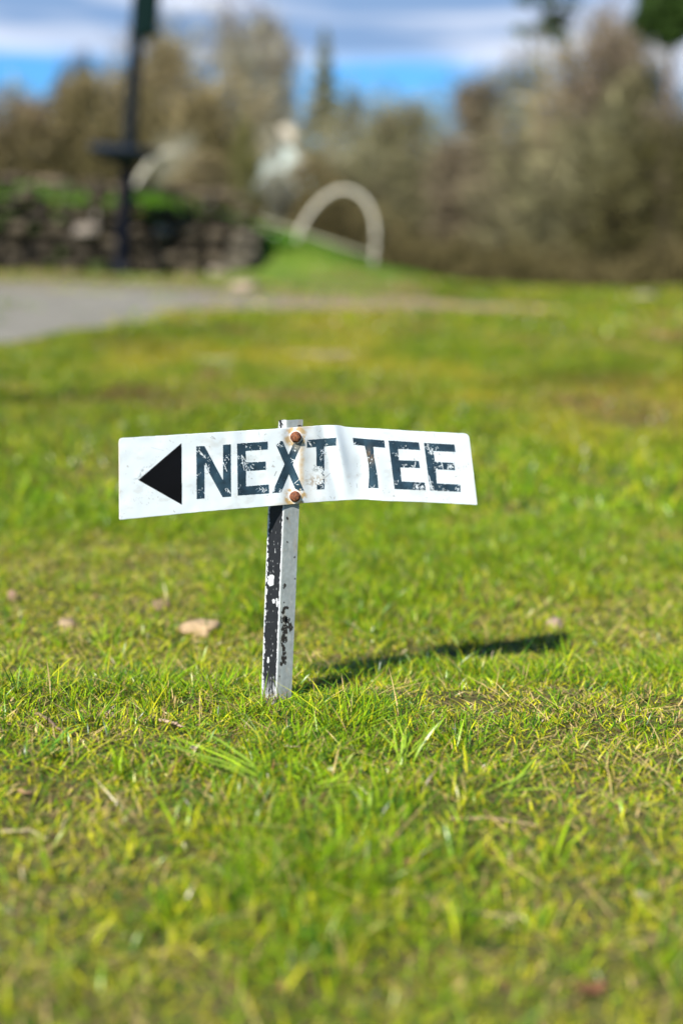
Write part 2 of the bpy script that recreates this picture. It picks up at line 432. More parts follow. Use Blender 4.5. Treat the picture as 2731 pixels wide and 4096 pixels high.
# right panel: swings less far back and droops, leaning a little
n2 = np.array([sin(PSI2), -cos(PSI2), .05]); n2 /= np.linalg.norm(n2)
PC, _ = hit(np.array(1400.), np.array(1855.), P0, n1)
def surf(px, py):
    px = np.asarray(px, float); py = np.asarray(py, float)
    _, t1 = hit(px, py, P0, n1); _, t2 = hit(px, py, PC, n2)
    cr = 1372 + (py - 1703) * .23            # slanted crease
    k = sst(-60, 70, px - cr)
    t = t1 * (1 - k) + t2 * k
    # buckle beside the crease and the dent between the bolts, in metres along the ray
    def bump(cx, cy, sx, sy, a): return a * np.exp(-((px - cx - (py - 1850) * .22) / sx) ** 2 - ((py - cy) / sy) ** 2)
    t = t + bump(1318, 1820, 24, 150, .0040) - bump(1368, 1800, 24, 130, .0052) + bump(1440, 1890, 34, 90, .0042) - bump(1500, 1870, 34, 100, .0030)
    t = t + .0024 * np.exp(-((px - 1160) / 22) ** 2) - .0020 * np.exp(-((px - 1206) / 24) ** 2) + .0020 * np.exp(-((px - 1010 - (py - 1850) * .3) / 40) ** 2)
    t = t + (fbm(px * .011, py * .011, 5, 2) - .5) * .0022
    t = t - .0016 * (np.exp(-(((px - 1183) ** 2 + (py - 1747) ** 2) / 26 ** 2)) + np.exp(-(((px - 1180) ** 2 + (py - 1985) ** 2) / 26 ** 2)))
    d = ray(px, py)
    return CAM + d * t[..., None]
def snorm(px, py):
    a = surf(px + 1.5, py) - surf(px - 1.5, py); b = surf(px, py - 1.5) - surf(px, py + 1.5)
    n = np.cross(a, b); n /= np.linalg.norm(n, axis=-1)[..., None]
    return n     # faces the viewer side

top = np.array([(477, 1768), (479, 1760), (484, 1755), (492, 1752.7), (800, 1734), (1115, 1714.3), (1250, 1704.5), (1300, 1701.5), (1343.7, 1700), (1361.6, 1702), (1379.5, 1706.7), (1406, 1709.8),
                (1518, 1715), (1652, 1723.7), (1859, 1734), (1868, 1737), (1874, 1744), (1877, 1756)])
bot = np.array([(479, 2077), (482, 2079.5), (798, 2048), (1070.5, 2025), (1180, 2016), (1250, 2009.4), (1361.6, 2001.8), (1420, 1998.7), (1455, 1998), (1500, 2000.4), (1536, 2004), (1652, 2007), (1905, 2019.5), (1908.5, 2016)])
NU, NVv = 820, 190
u = np.linspace(0, 1, NU); v = np.linspace(0, 1, NVv)
# columns run from the top edge to the bottom edge; on the right panel they lean with its end
xt = 477 + u * (1877 - 477); xb = 479 + u * (1908.5 - 479)
lean = sst(1300, 1877, xt)
xb = xt * (1 - lean) + (xt + 31.5) * lean + 2 * (1 - u)
xb = np.clip(xb, 479, 1908.5)
yt = np.interp(xt, top[:, 0], top[:, 1]); yb = np.interp(xb, bot[:, 0], bot[:, 1])
PX = xt[:, None] * (1 - v) + xb[:, None] * v
PY = yt[:, None] * (1 - v) + yb[:, None] * v
PY = PY + (fbm(PX * .06, PY * .06, 9, 2) - .5) * 1.6 * (np.abs(v - .5)[None] * 2) ** 8
pv = surf(PX, PY) - SO
# enamel colour with its rust and scuffs
def plate_col(px, py):
    n_ = fbm(px * .05, py * .05, 3); nf = fbm(px * .35, py * .35, 13)
    c = np.ones(px.shape + (3,)) * np.array([.68, .73, .735])
    rustc = np.array([.52, .34, .13]); dark = np.array([.16, .10, .06])
    s = np.zeros(px.shape)
    for bx, by in ((1183, 1747), (1180, 1985)):
        r = np.hypot((px - bx), (py - by))
        s = np.maximum(s, 1.0 * np.exp(-((r - 26) / 17) ** 2) * (1.5 * sst(.30, .68, n_) + .12) * (.7 + .5 * sst(-20, 25, np.abs(px - bx))))
    s = np.maximum(s, .85 * np.exp(-((px - 1206 + (py - 1860) * .03) / 13) ** 2) * sst(1750, 1800, py) * sst(1985, 1930, py) * (.25 + 1.1 * n_))
    s = np.maximum(s, .8 * np.exp(-((px - 1170) / 34) ** 2) * sst(1975, 2012, py) * (.3 + n_))
    s = np.maximum(s, .5 * np.exp(-((px - 1150) / 60) ** 2) * sst(2000, 2020, py))
    s = np.maximum(s, .6 * np.exp(-((px - 1205) / 40) ** 2) * sst(1728, 1708, py) * (.4 + n_))
    s = np.maximum(s, .22 * np.exp(-((px - 1230) / 45) ** 2) * n_)
    s = np.maximum(s, .75 * np.exp(-((px - 1196 - (py - 2000) * .05) / (5 + 3 * n_)) ** 2) * sst(1985, 2012, py))
    s = np.clip(s, 0, .95)
    # rim dirt
    d = np.minimum(np.minimum(px - 477, 1893 - px + (py - 1850) * .1), 400)
    s = np.maximum(s, .6 * np.exp(-np.maximum(d, 0) / 3.0) * (.3 + n_))
    c = c * (1 - s[..., None]) + rustc * s[..., None]
    # scuffed patch below the T bar and brown speckles
    a = np.exp(-(((px - 1268) / 20) ** 4 + ((py - 1873) / 14) ** 4)) * sst(.35, .6, fbm(px * .22, py * .22, 17)) * .75
    c = c * (1 - a[..., None]) + np.array([.20, .22, .21]) * a[..., None]
    a = np.exp(-(((px - 1262) / 42) ** 2 + ((py - 1925) / 24) ** 2)) * sst(.52, .66, fbm(px * .16, py * .16, 19, 5)) * .8
    c = c * (1 - a[..., None]) + np.array([.30, .20, .10]) * a[..., None]
    a = np.exp(-(((px - 575) / 34) ** 2 + ((py - 1885 + (px - 575) * .9) / 13) ** 2)) * sst(.42, .62, fbm(px * .13, py * .13, 29, 5)) * 1.0
    c = c * (1 - a[..., None]) + np.array([.22, .24, .24]) * a[..., None]
    # faint grime everywhere, and pin-prick specks
    g_ = sst(.60, .80, fbm(px * .02, py * .03, 37, 5)) * .26
    c = c * (1 - g_[..., None]) + np.array([.42, .38, .30]) * g_[..., None]
    sp2 = sst(.80, .90, vnoise(px * .22, py * .22, 51)) * sst(.55, .75, fbm(px * .03, py * .03, 53)) * .7
    c = c * (1 - sp2[..., None]) + np.array([.30, .26, .22]) * sp2[..., None]
    for (x0, y0, x1, y1, wd, st) in ((1036, 1727, 1038, 1748, 1.0, .5), (1098, 1903, 1106, 1886, 1.6, .8), (1305, 1750, 1297, 1762, 1, .5), (1270, 1741, 1282, 1752, 1, .4), (842, 1750, 862, 1757, 1.2, .5),
                                     (678, 1760, 684, 1766, 1.4, .5), (606, 1790, 655, 1802, .9, .4), (1296, 1915, 1320, 1893, 1.2, .6), (1735, 1735, 1738, 1750, 1.4, .5), (1655, 1835, 1658, 1838, 2, .8),
                                     (1756, 1815, 1759, 1819, 2, .6), (1813, 1812, 1814, 1816, 2, .5), (1292, 1820, 1306, 1809, 1, .5), (930, 1898, 938, 1886, 1, .4), (848, 1745, 860, 1754, 2.2, .5), (1320, 1985, 1326, 1994, 1.5, .4),
                                     (1360, 1930, 1362, 1950, 1.2, .3), (1426, 1935, 1428, 1950, 2.0, .4)):
        L2 = (x1 - x0) ** 2 + (y1 - y0) ** 2
        tt = np.clip(((px - x0) * (x1 - x0) + (py - y0) * (y1 - y0)) / L2, 0, 1)
        dd = np.hypot(px - x0 - tt * (x1 - x0), py - y0 - tt * (y1 - y0))
        a = sst(wd + .8, wd * .5, dd) * st
        c = c * (1 - a[..., None]) + np.array([.18, .17, .15]) * a[..., None]
    # bright crazed ring under each bolt
    for bx, by in ((1183, 1747), (1180, 1985)):
        r = np.hypot((px - bx), (py - by)); a = sst(26 + 6 * nf, 22, r) * .8
        c = c * (1 - a[..., None]) + np.array([.80, .74, .68]) * a[..., None]
    return c
pcol = plate_col(PX, PY)
idx = np.arange(NU * NVv).reshape(NU, NVv)
q = np.stack([idx[:-1, :-1], idx[:-1, 1:], idx[1:, 1:], idx[1:, :-1]], -1).reshape(-1, 4)
plate = mesh_np('sign_plate', pv.reshape(-1, 3), [q], M_PLATE, sign, pcol.reshape(-1, 3), smooth=True)
so = plate.modifiers.new('thick', 'SOLIDIFY'); so.thickness = .0014; so.offset = -1

# ---- letters: thin paint with real chips missing
P_ = np.array
LET = [
 [P_([(785, 1785), (817, 1784), (818, 1993), (787, 1996)]), P_([(785, 1785), (818, 1784), (892, 1921), (924, 1986), (890, 1988), (817, 1856)]), P_([(892, 1779), (923, 1777), (924, 1986), (892, 1988)])],
 [P_([(948, 1774), (1070.5, 1766), (1070.5, 1797), (982, 1803.5), (983.5, 1849.5), (1062.5, 1846), (1063, 1878.5), (983.5, 1884), (983.5, 1945.5), (1075, 1937.5), (1076, 1973), (951, 1982)])],
 [P_([(1098, 1765.5), (1130, 1763.5), (1215, 1962), (1184, 1963)]), P_([(1179, 1760), (1212, 1760), (1124, 1969.5), (1088, 1972.5)])],
 [P_([(1227, 1760), (1343.7, 1750.4), (1343.7, 1781.7), (1227, 1790)]), P_([(1264, 1780), (1295, 1778), (1297, 1956), (1267, 1958)])],
 [P_([(1410, 1751), (1536, 1761.6), (1539, 1791), (1414, 1779)]), P_([(1455, 1778), (1457.6, 1783), (1466.5, 1824), (1473, 1860), (1475.5, 1900), (1472, 1952.7), (1512.5, 1951.8), (1509, 1904.5), (1502, 1864), (1495.5, 1828.6), (1492.4, 1789), (1490, 1780)])],
 [P_([(1552, 1761.6), (1674, 1769.6), (1678.6, 1800), (1590.6, 1795), (1594.6, 1840.6), (1674, 1843.3), (1678.6, 1872.3), (1600, 1869.6), (1605, 1925.4), (1697.8, 1930.4), (1701.3, 1961), (1577, 1955.8)])],
 [P_([(1694, 1771.4), (1816, 1777.7), (1820, 1807.6), (1733.5, 1803.6), (1737.5, 1846.4), (1814.7, 1851.8), (1818.3, 1880.4), (1742, 1876.8), (1745.5, 1933), (1839.3, 1938), (1840.6, 1967), (1718.8, 1961.6)])],
]
# (centre x, y, spread, number, length) of scratch bursts
BURST = [(795, 1800, 14, 7, 9), (830, 1830, 14, 6, 8), (826, 1865, 10, 6, 8), (905, 1835, 12, 8, 9), (790, 1900, 10, 5, 5), (912, 1965, 12, 7, 9), (895, 1870, 8, 4, 12), (805, 1960, 10, 5, 3),
         (955, 1825, 10, 9, 9), (975, 1845, 12, 12, 12), (995, 1868, 14, 16, 11), (1000, 1790, 14, 7, 8), (1040, 1795, 12, 6, 7), (1048, 1955, 16, 18, 9), (960, 1940, 10, 5, 6), (1062, 1860, 8, 4, 6),
         (1108, 1772, 10, 12, 9), (1128, 1782, 8, 5, 8), (1100, 1965, 12, 9, 8), (1120, 1962, 8, 7, 8), (1170, 1838, 8, 8, 5), (1205, 1955, 8, 8, 5), (1190, 1935, 8, 3, 14), (1178, 1800, 8, 6, 5),
         (1240, 1768, 12, 8, 9), (1285, 1810, 10, 12, 9), (1290, 1835, 10, 8, 9), (1275, 1900, 16, 40, 9), (1275, 1925, 16, 40, 8), (1280, 1880, 14, 24, 8), (1292, 1950, 8, 8, 6), (1300, 1770, 10, 4, 7),
         (1422, 1775, 12, 10, 8), (1487, 1948, 12, 5, 8), (1480, 1842, 16, 4, 6), (1580, 1815, 10, 7, 6), (1615, 1860, 10, 6, 8), (1645, 1866, 9, 5, 7), (1660, 1855, 5, 2, 14), (1670, 1945, 16, 30, 10), (1690, 1955, 8, 10, 8), (1585, 1925, 8, 3, 6),
         (1705, 1785, 10, 12, 10), (1718, 1805, 10, 10, 12), (1735, 1790, 8, 4, 7), (1800, 1862, 12, 20, 8), (1765, 1862, 5, 3, 14), (1716, 1945, 8, 26, 10), (1730, 1960, 12, 10, 9), (1775, 1960, 20, 10, 12), (1830, 1955, 8, 6, 8), (1748, 1878, 10, 8, 4), (1720, 1925, 6, 8, 8)]
r2 = np.random.default_rng(5)
SCR = []
for bx, by, sp3, nn, ln in BURST:
    for _ in range(nn):
        x0 = bx + r2.normal(0, sp3 * .6); y0 = by + r2.normal(0, sp3 * .6)
        a = r2.choice([r2.uniform(0, pi), r2.normal(1.1, .35), r2.normal(2.3, .3)]); l = ln * r2.uniform(.2, 1.3)
        SCR.append((x0, y0, x0 + l * cos(a), y0 + l * sin(a), r2.uniform(.5, 1.7)))
for x0, y0, x1, y1 in ((795, 1800, 822, 1832), (822, 1852, 836, 1885), (893, 1850, 907, 1884), (910, 1955, 921, 1972), (966, 1820, 976, 1880), (968, 1822, 984, 1846), (1655, 1873, 1661, 1846), (1765, 1850, 1771, 1878), (1178, 1933, 1196, 1917), (1714, 1902, 1726, 1950), (1708, 1778, 1724, 1818)):
    SCR.append((x0, y0, x1, y1, 1.5))
SCR = np.array(SCR)
def chipped(px, py):
    r = np.zeros(px.shape, bool)
    e = fbm(px * .4, py * .4, 77, 2)
    bb = (px.min() - 20, px.max() + 20, py.min() - 20, py.max() + 20)
    for x0, y0, x1, y1, wd in SCR:
        if x0 < bb[0] or x0 > bb[1] or y0 < bb[2] or y0 > bb[3]: continue
        L2 = (x1 - x0) ** 2 + (y1 - y0) ** 2 + 1e-6
        tt = np.clip(((px - x0) * (x1 - x0) + (py - y0) * (y1 - y0)) / L2, 0, 1)
        dd = np.hypot(px - x0 - tt * (x1 - x0), py - y0 - tt * (y1 - y0))
        r |= dd < wd * (.4 + 1.3 * e)
    # pin-prick losses
    r |= vnoise(px * .30, py * .30, 91) * sst(.35, .7, fbm(px * .03, py * .03, 93)) > .83
    # worn away by the two bolts
    for bx, by in ((1183, 1747), (1180, 1985)):
        r |= np.hypot(px - bx, py - by) < 24 + 8 * e
    r |= (np.hypot((px - 1270) / 1.0, (py - 1908) / 1.15) < 26 * (.35 + 1.3 * fbm(px * .12, py * .12, 97))) & (px < 1300) & (py > 1862)
    r |= (np.hypot((px - 1268) / 26, (py - 1878) / 14) < 1) & (px < 1300) & (e > .3)
    r |= (px > 1095) & (px < 1120) & (py < 1766 + 14 * fbm(px * .2, py * .05, 99)) & (py < 1778)
    return r
def decal(name, polys, colfn, mat, chips=True, lift=.00025, step=1.0):
    A = np.concatenate(polys); x0, y0 = A.min(0) - 2; x1, y1 = A.max(0) + 2
    gx = np.arange(x0, x1, step); gy = np.arange(y0, y1, step)
    GX, GY = np.meshgrid(gx, gy)
    cX = GX[:-1, :-1] + step / 2; cY = GY[:-1, :-1] + step / 2
    inside = np.zeros(cX.shape, bool)
    wob = (vnoise(cX * .5, cY * .5, 7) - .5) * .8 if chips else 0
    for p_ in polys: inside |= inpoly(cX + wob, cY + wob, p_)
    if chips: inside &= ~chipped(cX, cY)
    nyy, nxx = GX.shape
    b0 = (np.arange(nyy - 1)[:, None] * nxx + np.arange(nxx - 1)[None])[inside]
    q = np.stack([b0, b0 + nxx, b0 + nxx + 1, b0 + 1], -1)
    us, inv = np.unique(q, return_inverse=True)
    fx = GX.ravel()[us]; fy = GY.ravel()[us]
    V = surf(fx, fy) + snorm(fx, fy) * lift - SO
    return mesh_np(name, V, [inv.reshape(-1, 4)], mat, plate, colfn(fx, fy), smooth=True)
def navy(px, py):
    n_ = fbm(px * .03, py * .03, 101, 4)[:, None]; f_ = fbm(px * .5, py * .5, 103, 2)[:, None]
    c = np.array([.012, .026, .042]) * (1 - n_) + np.array([.030, .066, .092]) * n_
    c = c * (.8 + .4 * f_)
    b = (np.exp(-(((px - 1482) / 22) ** 2 + ((py - 1822) / 30) ** 2)) * sst(.3, .6, fbm(px * .08, py * .08, 105)))[:, None] * .8
    c = c * (1 - b) + np.array([.16, .11, .06]) * b
    b = (np.exp(-((np.hypot(px - 1190, py - 1785)) / 18) ** 2))[:, None] * .6
    c = c * (1 - b) + np.array([.30, .27, .20]) * b
    return c
for L_ in LET: decal('letter', L_, navy, M_LETTER)
decal('arrow', [P_([(726, 1772.3), (727.7, 2018.8), (553.6, 1919.6)])], lambda a, b: np.tile(np.array([.004, .004, .005]), (len(a), 1)), M_ARROW, chips=False)

# ---- bolts
def bolt(px, py, rot):
    c0 = surf(np.array(float(px)), np.array(float(py))); nn_ = snorm(np.array(float(px)), np.array(float(py)))
    up_ = np.array([0, 0, 1.]); a = np.cross(up_, nn_); a /= np.linalg.norm(a); b = np.cross(nn_, a)
    th = np.arange(36) / 36 * 2 * pi
    hexr = cos(pi / 6) / np.cos((th + rot) % (pi / 3) - pi / 6)
    prof = [(-.001, 1.16, 0), (.0006, 1.18, .05), (.0011, 1.14, .1), (.0012, 1.03, .8), (.0032, 1.0, 1), (.0046, .93, .8), (.0056, .74, .4), (.0061, .45, .1), (.0063, .12, 0)]
    rr = .0060; V = []
    for z_, s_, hx in prof:
        ra = rr * s_ * (hexr * hx + (1 - hx)) * (1 + .06 * (vnoise(th * 3 + z_ * 900, np.full(36, z_ * 700), 3) - .5))
        V.append(c0 + nn_ * z_ + a * (np.cos(th) * ra)[:, None] + b * (np.sin(th) * ra)[:, None])
    V = np.concatenate(V) - SO; m = len(prof)
    i = np.arange(m - 1)[:, None] * 36; k = np.arange(36)[None]; k2 = (k + 1) % 36
    Fq = np.stack([i + k, i + k2, i + 36 + k2, i + 36 + k], -1).reshape(-1, 4)
    V = np.vstack([V, V[-36:].mean(0)]); t3 = [( (m - 1) * 36 + q, (m - 1) * 36 + (q + 1) % 36, len(V) - 1) for q in range(36)]
    return mesh_np('bolt', V, [Fq, t3], M_RUST, sign, smooth=True)
bolt(1183, 1748, .2); bolt(1180, 1986, .75)

# ---- post: hollow square tube, pinched where it is bolted
RY = np.array([1680, 1700, 1850, 2020, 2400, 2805, 3060.])
LX = np.array([1115, 1114, 1094, 1073, 1059, 1045, 1035.]); CX = np.array([1143, 1142.5, 1139, 1134, 1118, 1103, 1092.]); RX = np.array([1212, 1211, 1204, 1197, 1182, 1165, 1155.])
rows = np.concatenate([np.arange(1680, 2860, 1.6), [3060.]]); nr = len(rows)
lx, cx0, rx = (np.interp(rows, RY, a) for a in (LX, CX, RX))
s_l = np.linspace(0, 1, 40); s_r = np.linspace(0, 1, 44)[1:]
ssq = np.concatenate([s_l - 1, s_r])                       # -1..0 left face, 0..1 right face
PXp = np.where(ssq[None] < 0, cx0[:, None] + (cx0 - lx)[:, None] * ssq[None], cx0[:, None] + (rx - cx0)[:, None] * ssq[None])
rim = 1.2 * np.sin(ssq * 5 + .5)                             # the cut top is not quite straight
PYp = np.tile(rows[:, None], (1, len(ssq))) + rim[None] * (rows[:, None] < 1690)
depth = np.where(ssq < 0, .018 * -ssq, .0127 * ssq) + .0010 * np.exp(-(ssq / .05) ** 2)
Vf = at_y(PXp, PYp, YC + depth[None])
def post_col(px, py, s):
    n_ = fbm(px * .08, py * .02, 201, 4); f = fbm(px * .6, py * .6, 203, 3); wob = (fbm(px * .25, py * .12, 205, 4) - .5)
    grey = np.array([.255, .28, .27]) * (.85 + .3 * n_)[..., None]
    fl = sst(.62, .72, fbm(px * .12, py * .05, 207, 5)) * .35
    grey = grey * (1 - fl[..., None]) + np.array([.38, .38, .35]) * fl[..., None]
    st = sst(.55, .75, fbm(px * .05, py * .012, 209, 4)) * .35
    grey = grey * (1 - st[..., None]) + np.array([.28, .23, .15]) * st[..., None]
    white = np.array([.47, .48, .48]) * (.85 + .3 * f)[..., None]
    c = grey.copy()
    left = s < 0
    wmask = (s < .03 + .02 * wob)
    c = np.where(wmask[..., None], white, c)
    # black paint left on the narrow face
    lo = -1 + .09 + .26 * wob + .10 * (fbm(px * 0 + 3, py * .05, 211, 4) - .5)
    hi = -.045 + .10 * (fbm(px * .1 + 3, py * .10, 213, 4) - .5)
    blk = (s > lo) & (s < hi)
    gz = sst(.45, .6, fbm(px * .5, py * .035, 215, 3)) * sst(2700, 2790, py)
    gz = np.maximum(gz, sst(.76, .82, fbm(px * .8, py * .045, 217, 3)) * .7)
    gap = np.exp(-(((px - 1084) / 13) ** 2 + ((py - 2322) / 24) ** 4)) > .42 + .5 * wob
    gap |= np.exp(-(((px - 1095) / 6) ** 2 + ((py - 2405) / 10) ** 4)) > .5
    gap |= np.exp(-(((px - 1108) / 4) ** 2 + ((py - 2410) / 22) ** 4)) > .5 + wob
    gap |= np.exp(-(((px - 1072) / 4) ** 2 + ((py - 2640) / 12) ** 4)) > .5 + wob
    blk &= ~gap
    bcol = np.array([.012, .013, .015]) * (.7 + 1.2 * f)[..., None]
    bcol = bcol * (1 - gz[..., None]) + white * gz[..., None]
    # near the top the paint is only a ragged strip
    topz = (py < 1716)
    bt = (s > -.85 + wob) & (s < -.55 + wob * 1.2)
    c = np.where((blk & ~topz)[..., None], bcol, c)
    c = np.where((bt & topz & left)[..., None], bcol, c)
    # flakes of black on the wide face
    def blob(cx_, cy_, a, b, k=.0): return (((px - cx_) / a) ** 2 + ((py - cy_) / b) ** 2) < (1 + 3.2 * wob)
    fk = blob(1150, 2074, 4, 6) | blob(1137.5, 2344, 8, 12) | blob(1136, 2410, 3, 4) | blob(1143, 2432, 13, 7) | blob(1133, 2445, 8, 10) | blob(1135, 2478, 12, 16) | blob(1147, 2480, 11, 16)
    fk |= blob(1160, 2508, 13, 17) | blob(1138, 2520, 12, 22) | blob(1134, 2555, 13, 22) | blob(1133, 2590, 8, 18) | blob(1137, 2612, 7, 14) | blob(1135, 2640, 12, 20) | blob(1127, 2655, 7, 8)
    fk |= blob(1178, 2228, 4, 4) | blob(1149, 2168, 3, 3) | blob(1118, 2704, 2.5, 4) | blob(1180, 2315, 3, 3) | blob(1200, 1704, 12, 3)
    mud = (sst(2745, 2800, py) * sst(.40, .6, fbm(px * .15, py * .08, 219, 4)) * .6)[..., None]
    c = c * (1 - mud) + np.array([.17, .12, .06]) * mud
    c = np.where((fk & (s > .03))[..., None], np.array([.020, .018, .016]) * (.6 + 1.4 * f)[..., None], c)
    return c
pcs = post_col(PXp, PYp, np.tile(ssq, (nr, 1)))
# back corner
Lp = Vf[:, 0]; Cp = Vf[:, 39]; Rp = Vf[:, -1]; Bp = Lp + Rp - Cp
ns = len(ssq); allv = np.concatenate([Vf, Bp[:, None]], 1); ncol = ns + 1
allc = np.concatenate([pcs, np.full((nr, 1, 3), .35)], 1)
I = np.arange(nr * ncol).reshape(nr, ncol)
nx_ = np.roll(I, -1, 1)
q = np.stack([I[:-1], I[1:], nx_[1:], nx_[:-1]], -1).reshape(-1, 4)
cpx = (PXp[:-1, :-1] + PXp[1:, 1:]) / 2; cpy = (PYp[:-1, :-1] + PYp[1:, 1:]) / 2
hole = np.zeros((nr - 1, ncol), bool); hole[:, :ns - 1] = (((cpx - 1146.5) / 6.5) ** 2 + ((cpy - 2479) / 12) ** 2) < 1
post = mesh_np('post', allv.reshape(-1, 3) - SO, [q[~hole.ravel()]], M_POST, sign, allc.reshape(-1, 3), smooth=False)
so = post.modifiers.new('wall', 'SOLIDIFY'); so.thickness = .0018; so.offset = -1
# bolt shanks and nuts behind the plate are joined to the post's own depth
# ------------------------------------------------------------------ small things lying in the turf
def ground_pt(px, py):
    d = ray(np.array(float(px)), np.array(float(py))); t = np.arange(.6, 45, .003)
    P_ = CAM + d * t[:, None]; e = P_[:, 2] - T(P_[:, 0], P_[:, 1]); i = int(np.argmax(e < 0))
    return P_[i].copy()
def pebble(px, py, w, h, col, label, group=None, name='stone', cat='stone', seed=0, sink=.45):
    p_ = ground_pt(px, py)
    th = np.linspace(0, pi, 13); ph = np.arange(20) / 20 * 2 * pi
    TH, PH = np.meshgrid(th, ph, indexing='ij')
    d = np.stack([np.sin(TH) * np.cos(PH), np.sin(TH) * np.sin(PH), np.cos(TH)], -1)
    r_ = 1 + .85 * (fbm(d[..., 0] * 1.8 + 5 + seed, d[..., 1] * 1.8 + d[..., 2] * 1.5 + 9, seed, 3) - .5) 
    d = np.sign(d) * np.abs(d) ** .8; r_ = r_ * (1 + .22 * (vnoise(d[..., 0] * 3 + seed * 7, d[..., 1] * 3 + d[..., 2] * 4, seed + 3) - .5))
    V = d * r_[..., None] * np.array([w / 2, w / 2 * .8, h / 2])
    V = V.reshape(-1, 3) + [0, 0, h / 2 * (1 - sink) - .1 * h]
    i = np.arange(12)[:, None] * 20; k = np.arange(20)[None]; k2 = (k + 1) % 20
    q = np.stack([i + k, i + k2, i + 20 + k2, i + 20 + k], -1).reshape(-1, 4)
    f_ = fbm(V[:, 0] * 90, V[:, 2] * 90 + V[:, 1] * 50, seed + 7, 3)[:, None]
    o = mesh_np(name, V, [q], M_PEBBLE, None, np.array(col) * (.7 + .6 * f_), smooth=True)
    o.location = p_; o.rotation_euler = (0, 0, seed * 1.3)
    return tag(o, label, cat, group)
pebble(795, 2530, .072, .026, (.40, .28, .15), 'large pale tan stone lying in the grass left of the sign post', seed=1)
pebble(2215, 2512, .030, .026, (.26, .19, .13), 'small rounded pinkish stone at the far end of the sign shadow', seed=2)
pebble(55, 2410, .024, .03, (.30, .19, .12), 'reddish tan stone in grass at the left edge of the view', seed=3)
pebble(270, 2500, .034, .016, (.26, .19, .11), 'flat tan stone half hidden in grass near the left edge', seed=4)
pebble(650, 2430, .030, .020, (.22, .15, .09), 'brownish stone behind the large pale tan stone', seed=5)
pebble(905, 2315, .016, .018, (.60, .40, .22), 'tiny orange tan stone standing behind the sign post', seed=6)
pebble(430, 2870, .022, .010, (.35, .26, .17), 'dull brown stone in front of the sign on the left side', seed=7)
for i_, (px, py, w_, h_, cl) in enumerate([(1330, 1420, .50, .03, (.24, .19, .10)), (870, 1440, .35, .02, (.30, .29, .15)), (2570, 1195, .24, .07, (.28, .23, .17)), (1590, 1640, .14, .02, (.33, .25, .12)), (2180, 1570, .05, .03, (.50, .38, .16))]):
    pebble(px, py, w_, h_, cl, ['long flat pale rock slab showing through the turf far behind the sign', 'flat greenish rock slab to the left of the long pale slab', 'pale rock on the right crest of the grass below the trees', 'flat brownish stone in the turf just above the sign', 'small tan stone in the turf right of the sign panel'][i_], seed=20 + i_, sink=.5 if i_ != 2 else .3)

def twig(pts, r, col, label):
    P = np.array([ground_pt(*q) for q in pts]); P[:, 2] += r * 1.2 + .005
    base = P[0].copy()
    n = 30; t = np.linspace(0, len(P) - 1, n)
    Q = np.stack([np.interp(t, np.arange(len(P)), P[:, k]) for k in range(3)], -1) - base
    rs = np.random.default_rng(int(pts[0][0])); wv = np.cumsum(rs.normal(0, r * .35, Q.shape), 0); wv -= np.linspace(0, 1, n)[:, None] * wv[-1]; Q += wv * [1, 1, .4]
    Q += rs.normal(0, r * .25, Q.shape)
    b = MB(); b.tube(Q, r * np.linspace(1.1, .6, n) * rs.uniform(.85, 1.15, n), 8, col)
    o = b.build('twig', M_TWIG, None, True); o.location = base
    return tag(o, label, 'twig', 'dead twigs lying in the turf')
twig([(150, 2880), (185, 2900), (260, 2960)], .0022, (.16, .11, .07), 'dark bent twig lying near the left edge below the sign')
twig([(1345, 3290), (1300, 3330), (1285, 3390)], .0024, (.13, .10, .075), 'short dark curved twig standing up in the foreground below the sign')
twig([(1570, 3595), (1700, 3620), (1830, 3680), (2080, 3700)], .0022, (.26, .19, .12), 'longest pale brown twig in the blurred foreground')
twig([(1800, 3300), (1950, 3290), (2150, 3330)], .0014, (.32, .22, .13), 'pale tan twig to the right of the short dark curved twig')
twig([(2110, 3420), (2150, 3480)], .0015, (.34, .24, .16), 'short pinkish twig between the pale tan and longest twigs')
twig([(640, 2900), (700, 2915), (740, 2930)], .0020, (.34, .24, .16), 'grey brown twig in the grass in front of the sign post')
twig([(10, 3350), (120, 3345), (190, 3380)], .0011, (.42, .36, .2), 'straw coloured stalk lying at the left edge of the foreground')

def leaf(px, py, s, col, label, rz, cat='leaf'):
    p_ = ground_pt(px, py)
    U = np.linspace(-1, 1, 11); Vv = np.linspace(-1, 1, 7); A, B_ = np.meshgrid(U, Vv, indexing='ij')
    wd = .42 * np.sqrt(np.clip(1 - A ** 2, .0, 1)) * (1 - .25 * A)
    x_ = A; y_ = B_ * wd; z_ = .30 * B_ ** 2 * wd + .18 * A ** 2 + .05 * np.sin(A * 7 + B_ * 3)
    V = np.stack([x_, y_, z_ + .1], -1).reshape(-1, 3) * s
    I_ = np.arange(77).reshape(11, 7); q = np.stack([I_[:-1, :-1], I_[1:, :-1], I_[1:, 1:], I_[:-1, 1:]], -1).reshape(-1, 4)
    o = mesh_np('fallen_leaf', V, [q], M_LEAF, None, np.tile(np.array(col), (77, 1)), smooth=True)
    o.location = p_ + [0, 0, .008]; o.rotation_euler = (.25, .1, rz)
    sm = o.modifiers.new('t', 'SOLIDIFY'); sm.thickness = .0004
    return tag(o, label, cat, 'dead leaves in the turf')
leaf(2360, 4000, .014, (.22, .10, .045), 'reddish brown dead leaf near the lower right corner', .5)
leaf(1120, 3990, .008, (.42, .19, .09), 'small orange brown leaf at the bottom of the foreground', 1.2)
leaf(95, 3205, .012, (.50, .30, .16), 'tan dead leaf at the left edge in the foreground', 2.3)
leaf(1640, 3480, .007, (.45, .22, .12), 'tiny russet leaf in the middle of the foreground', .2)
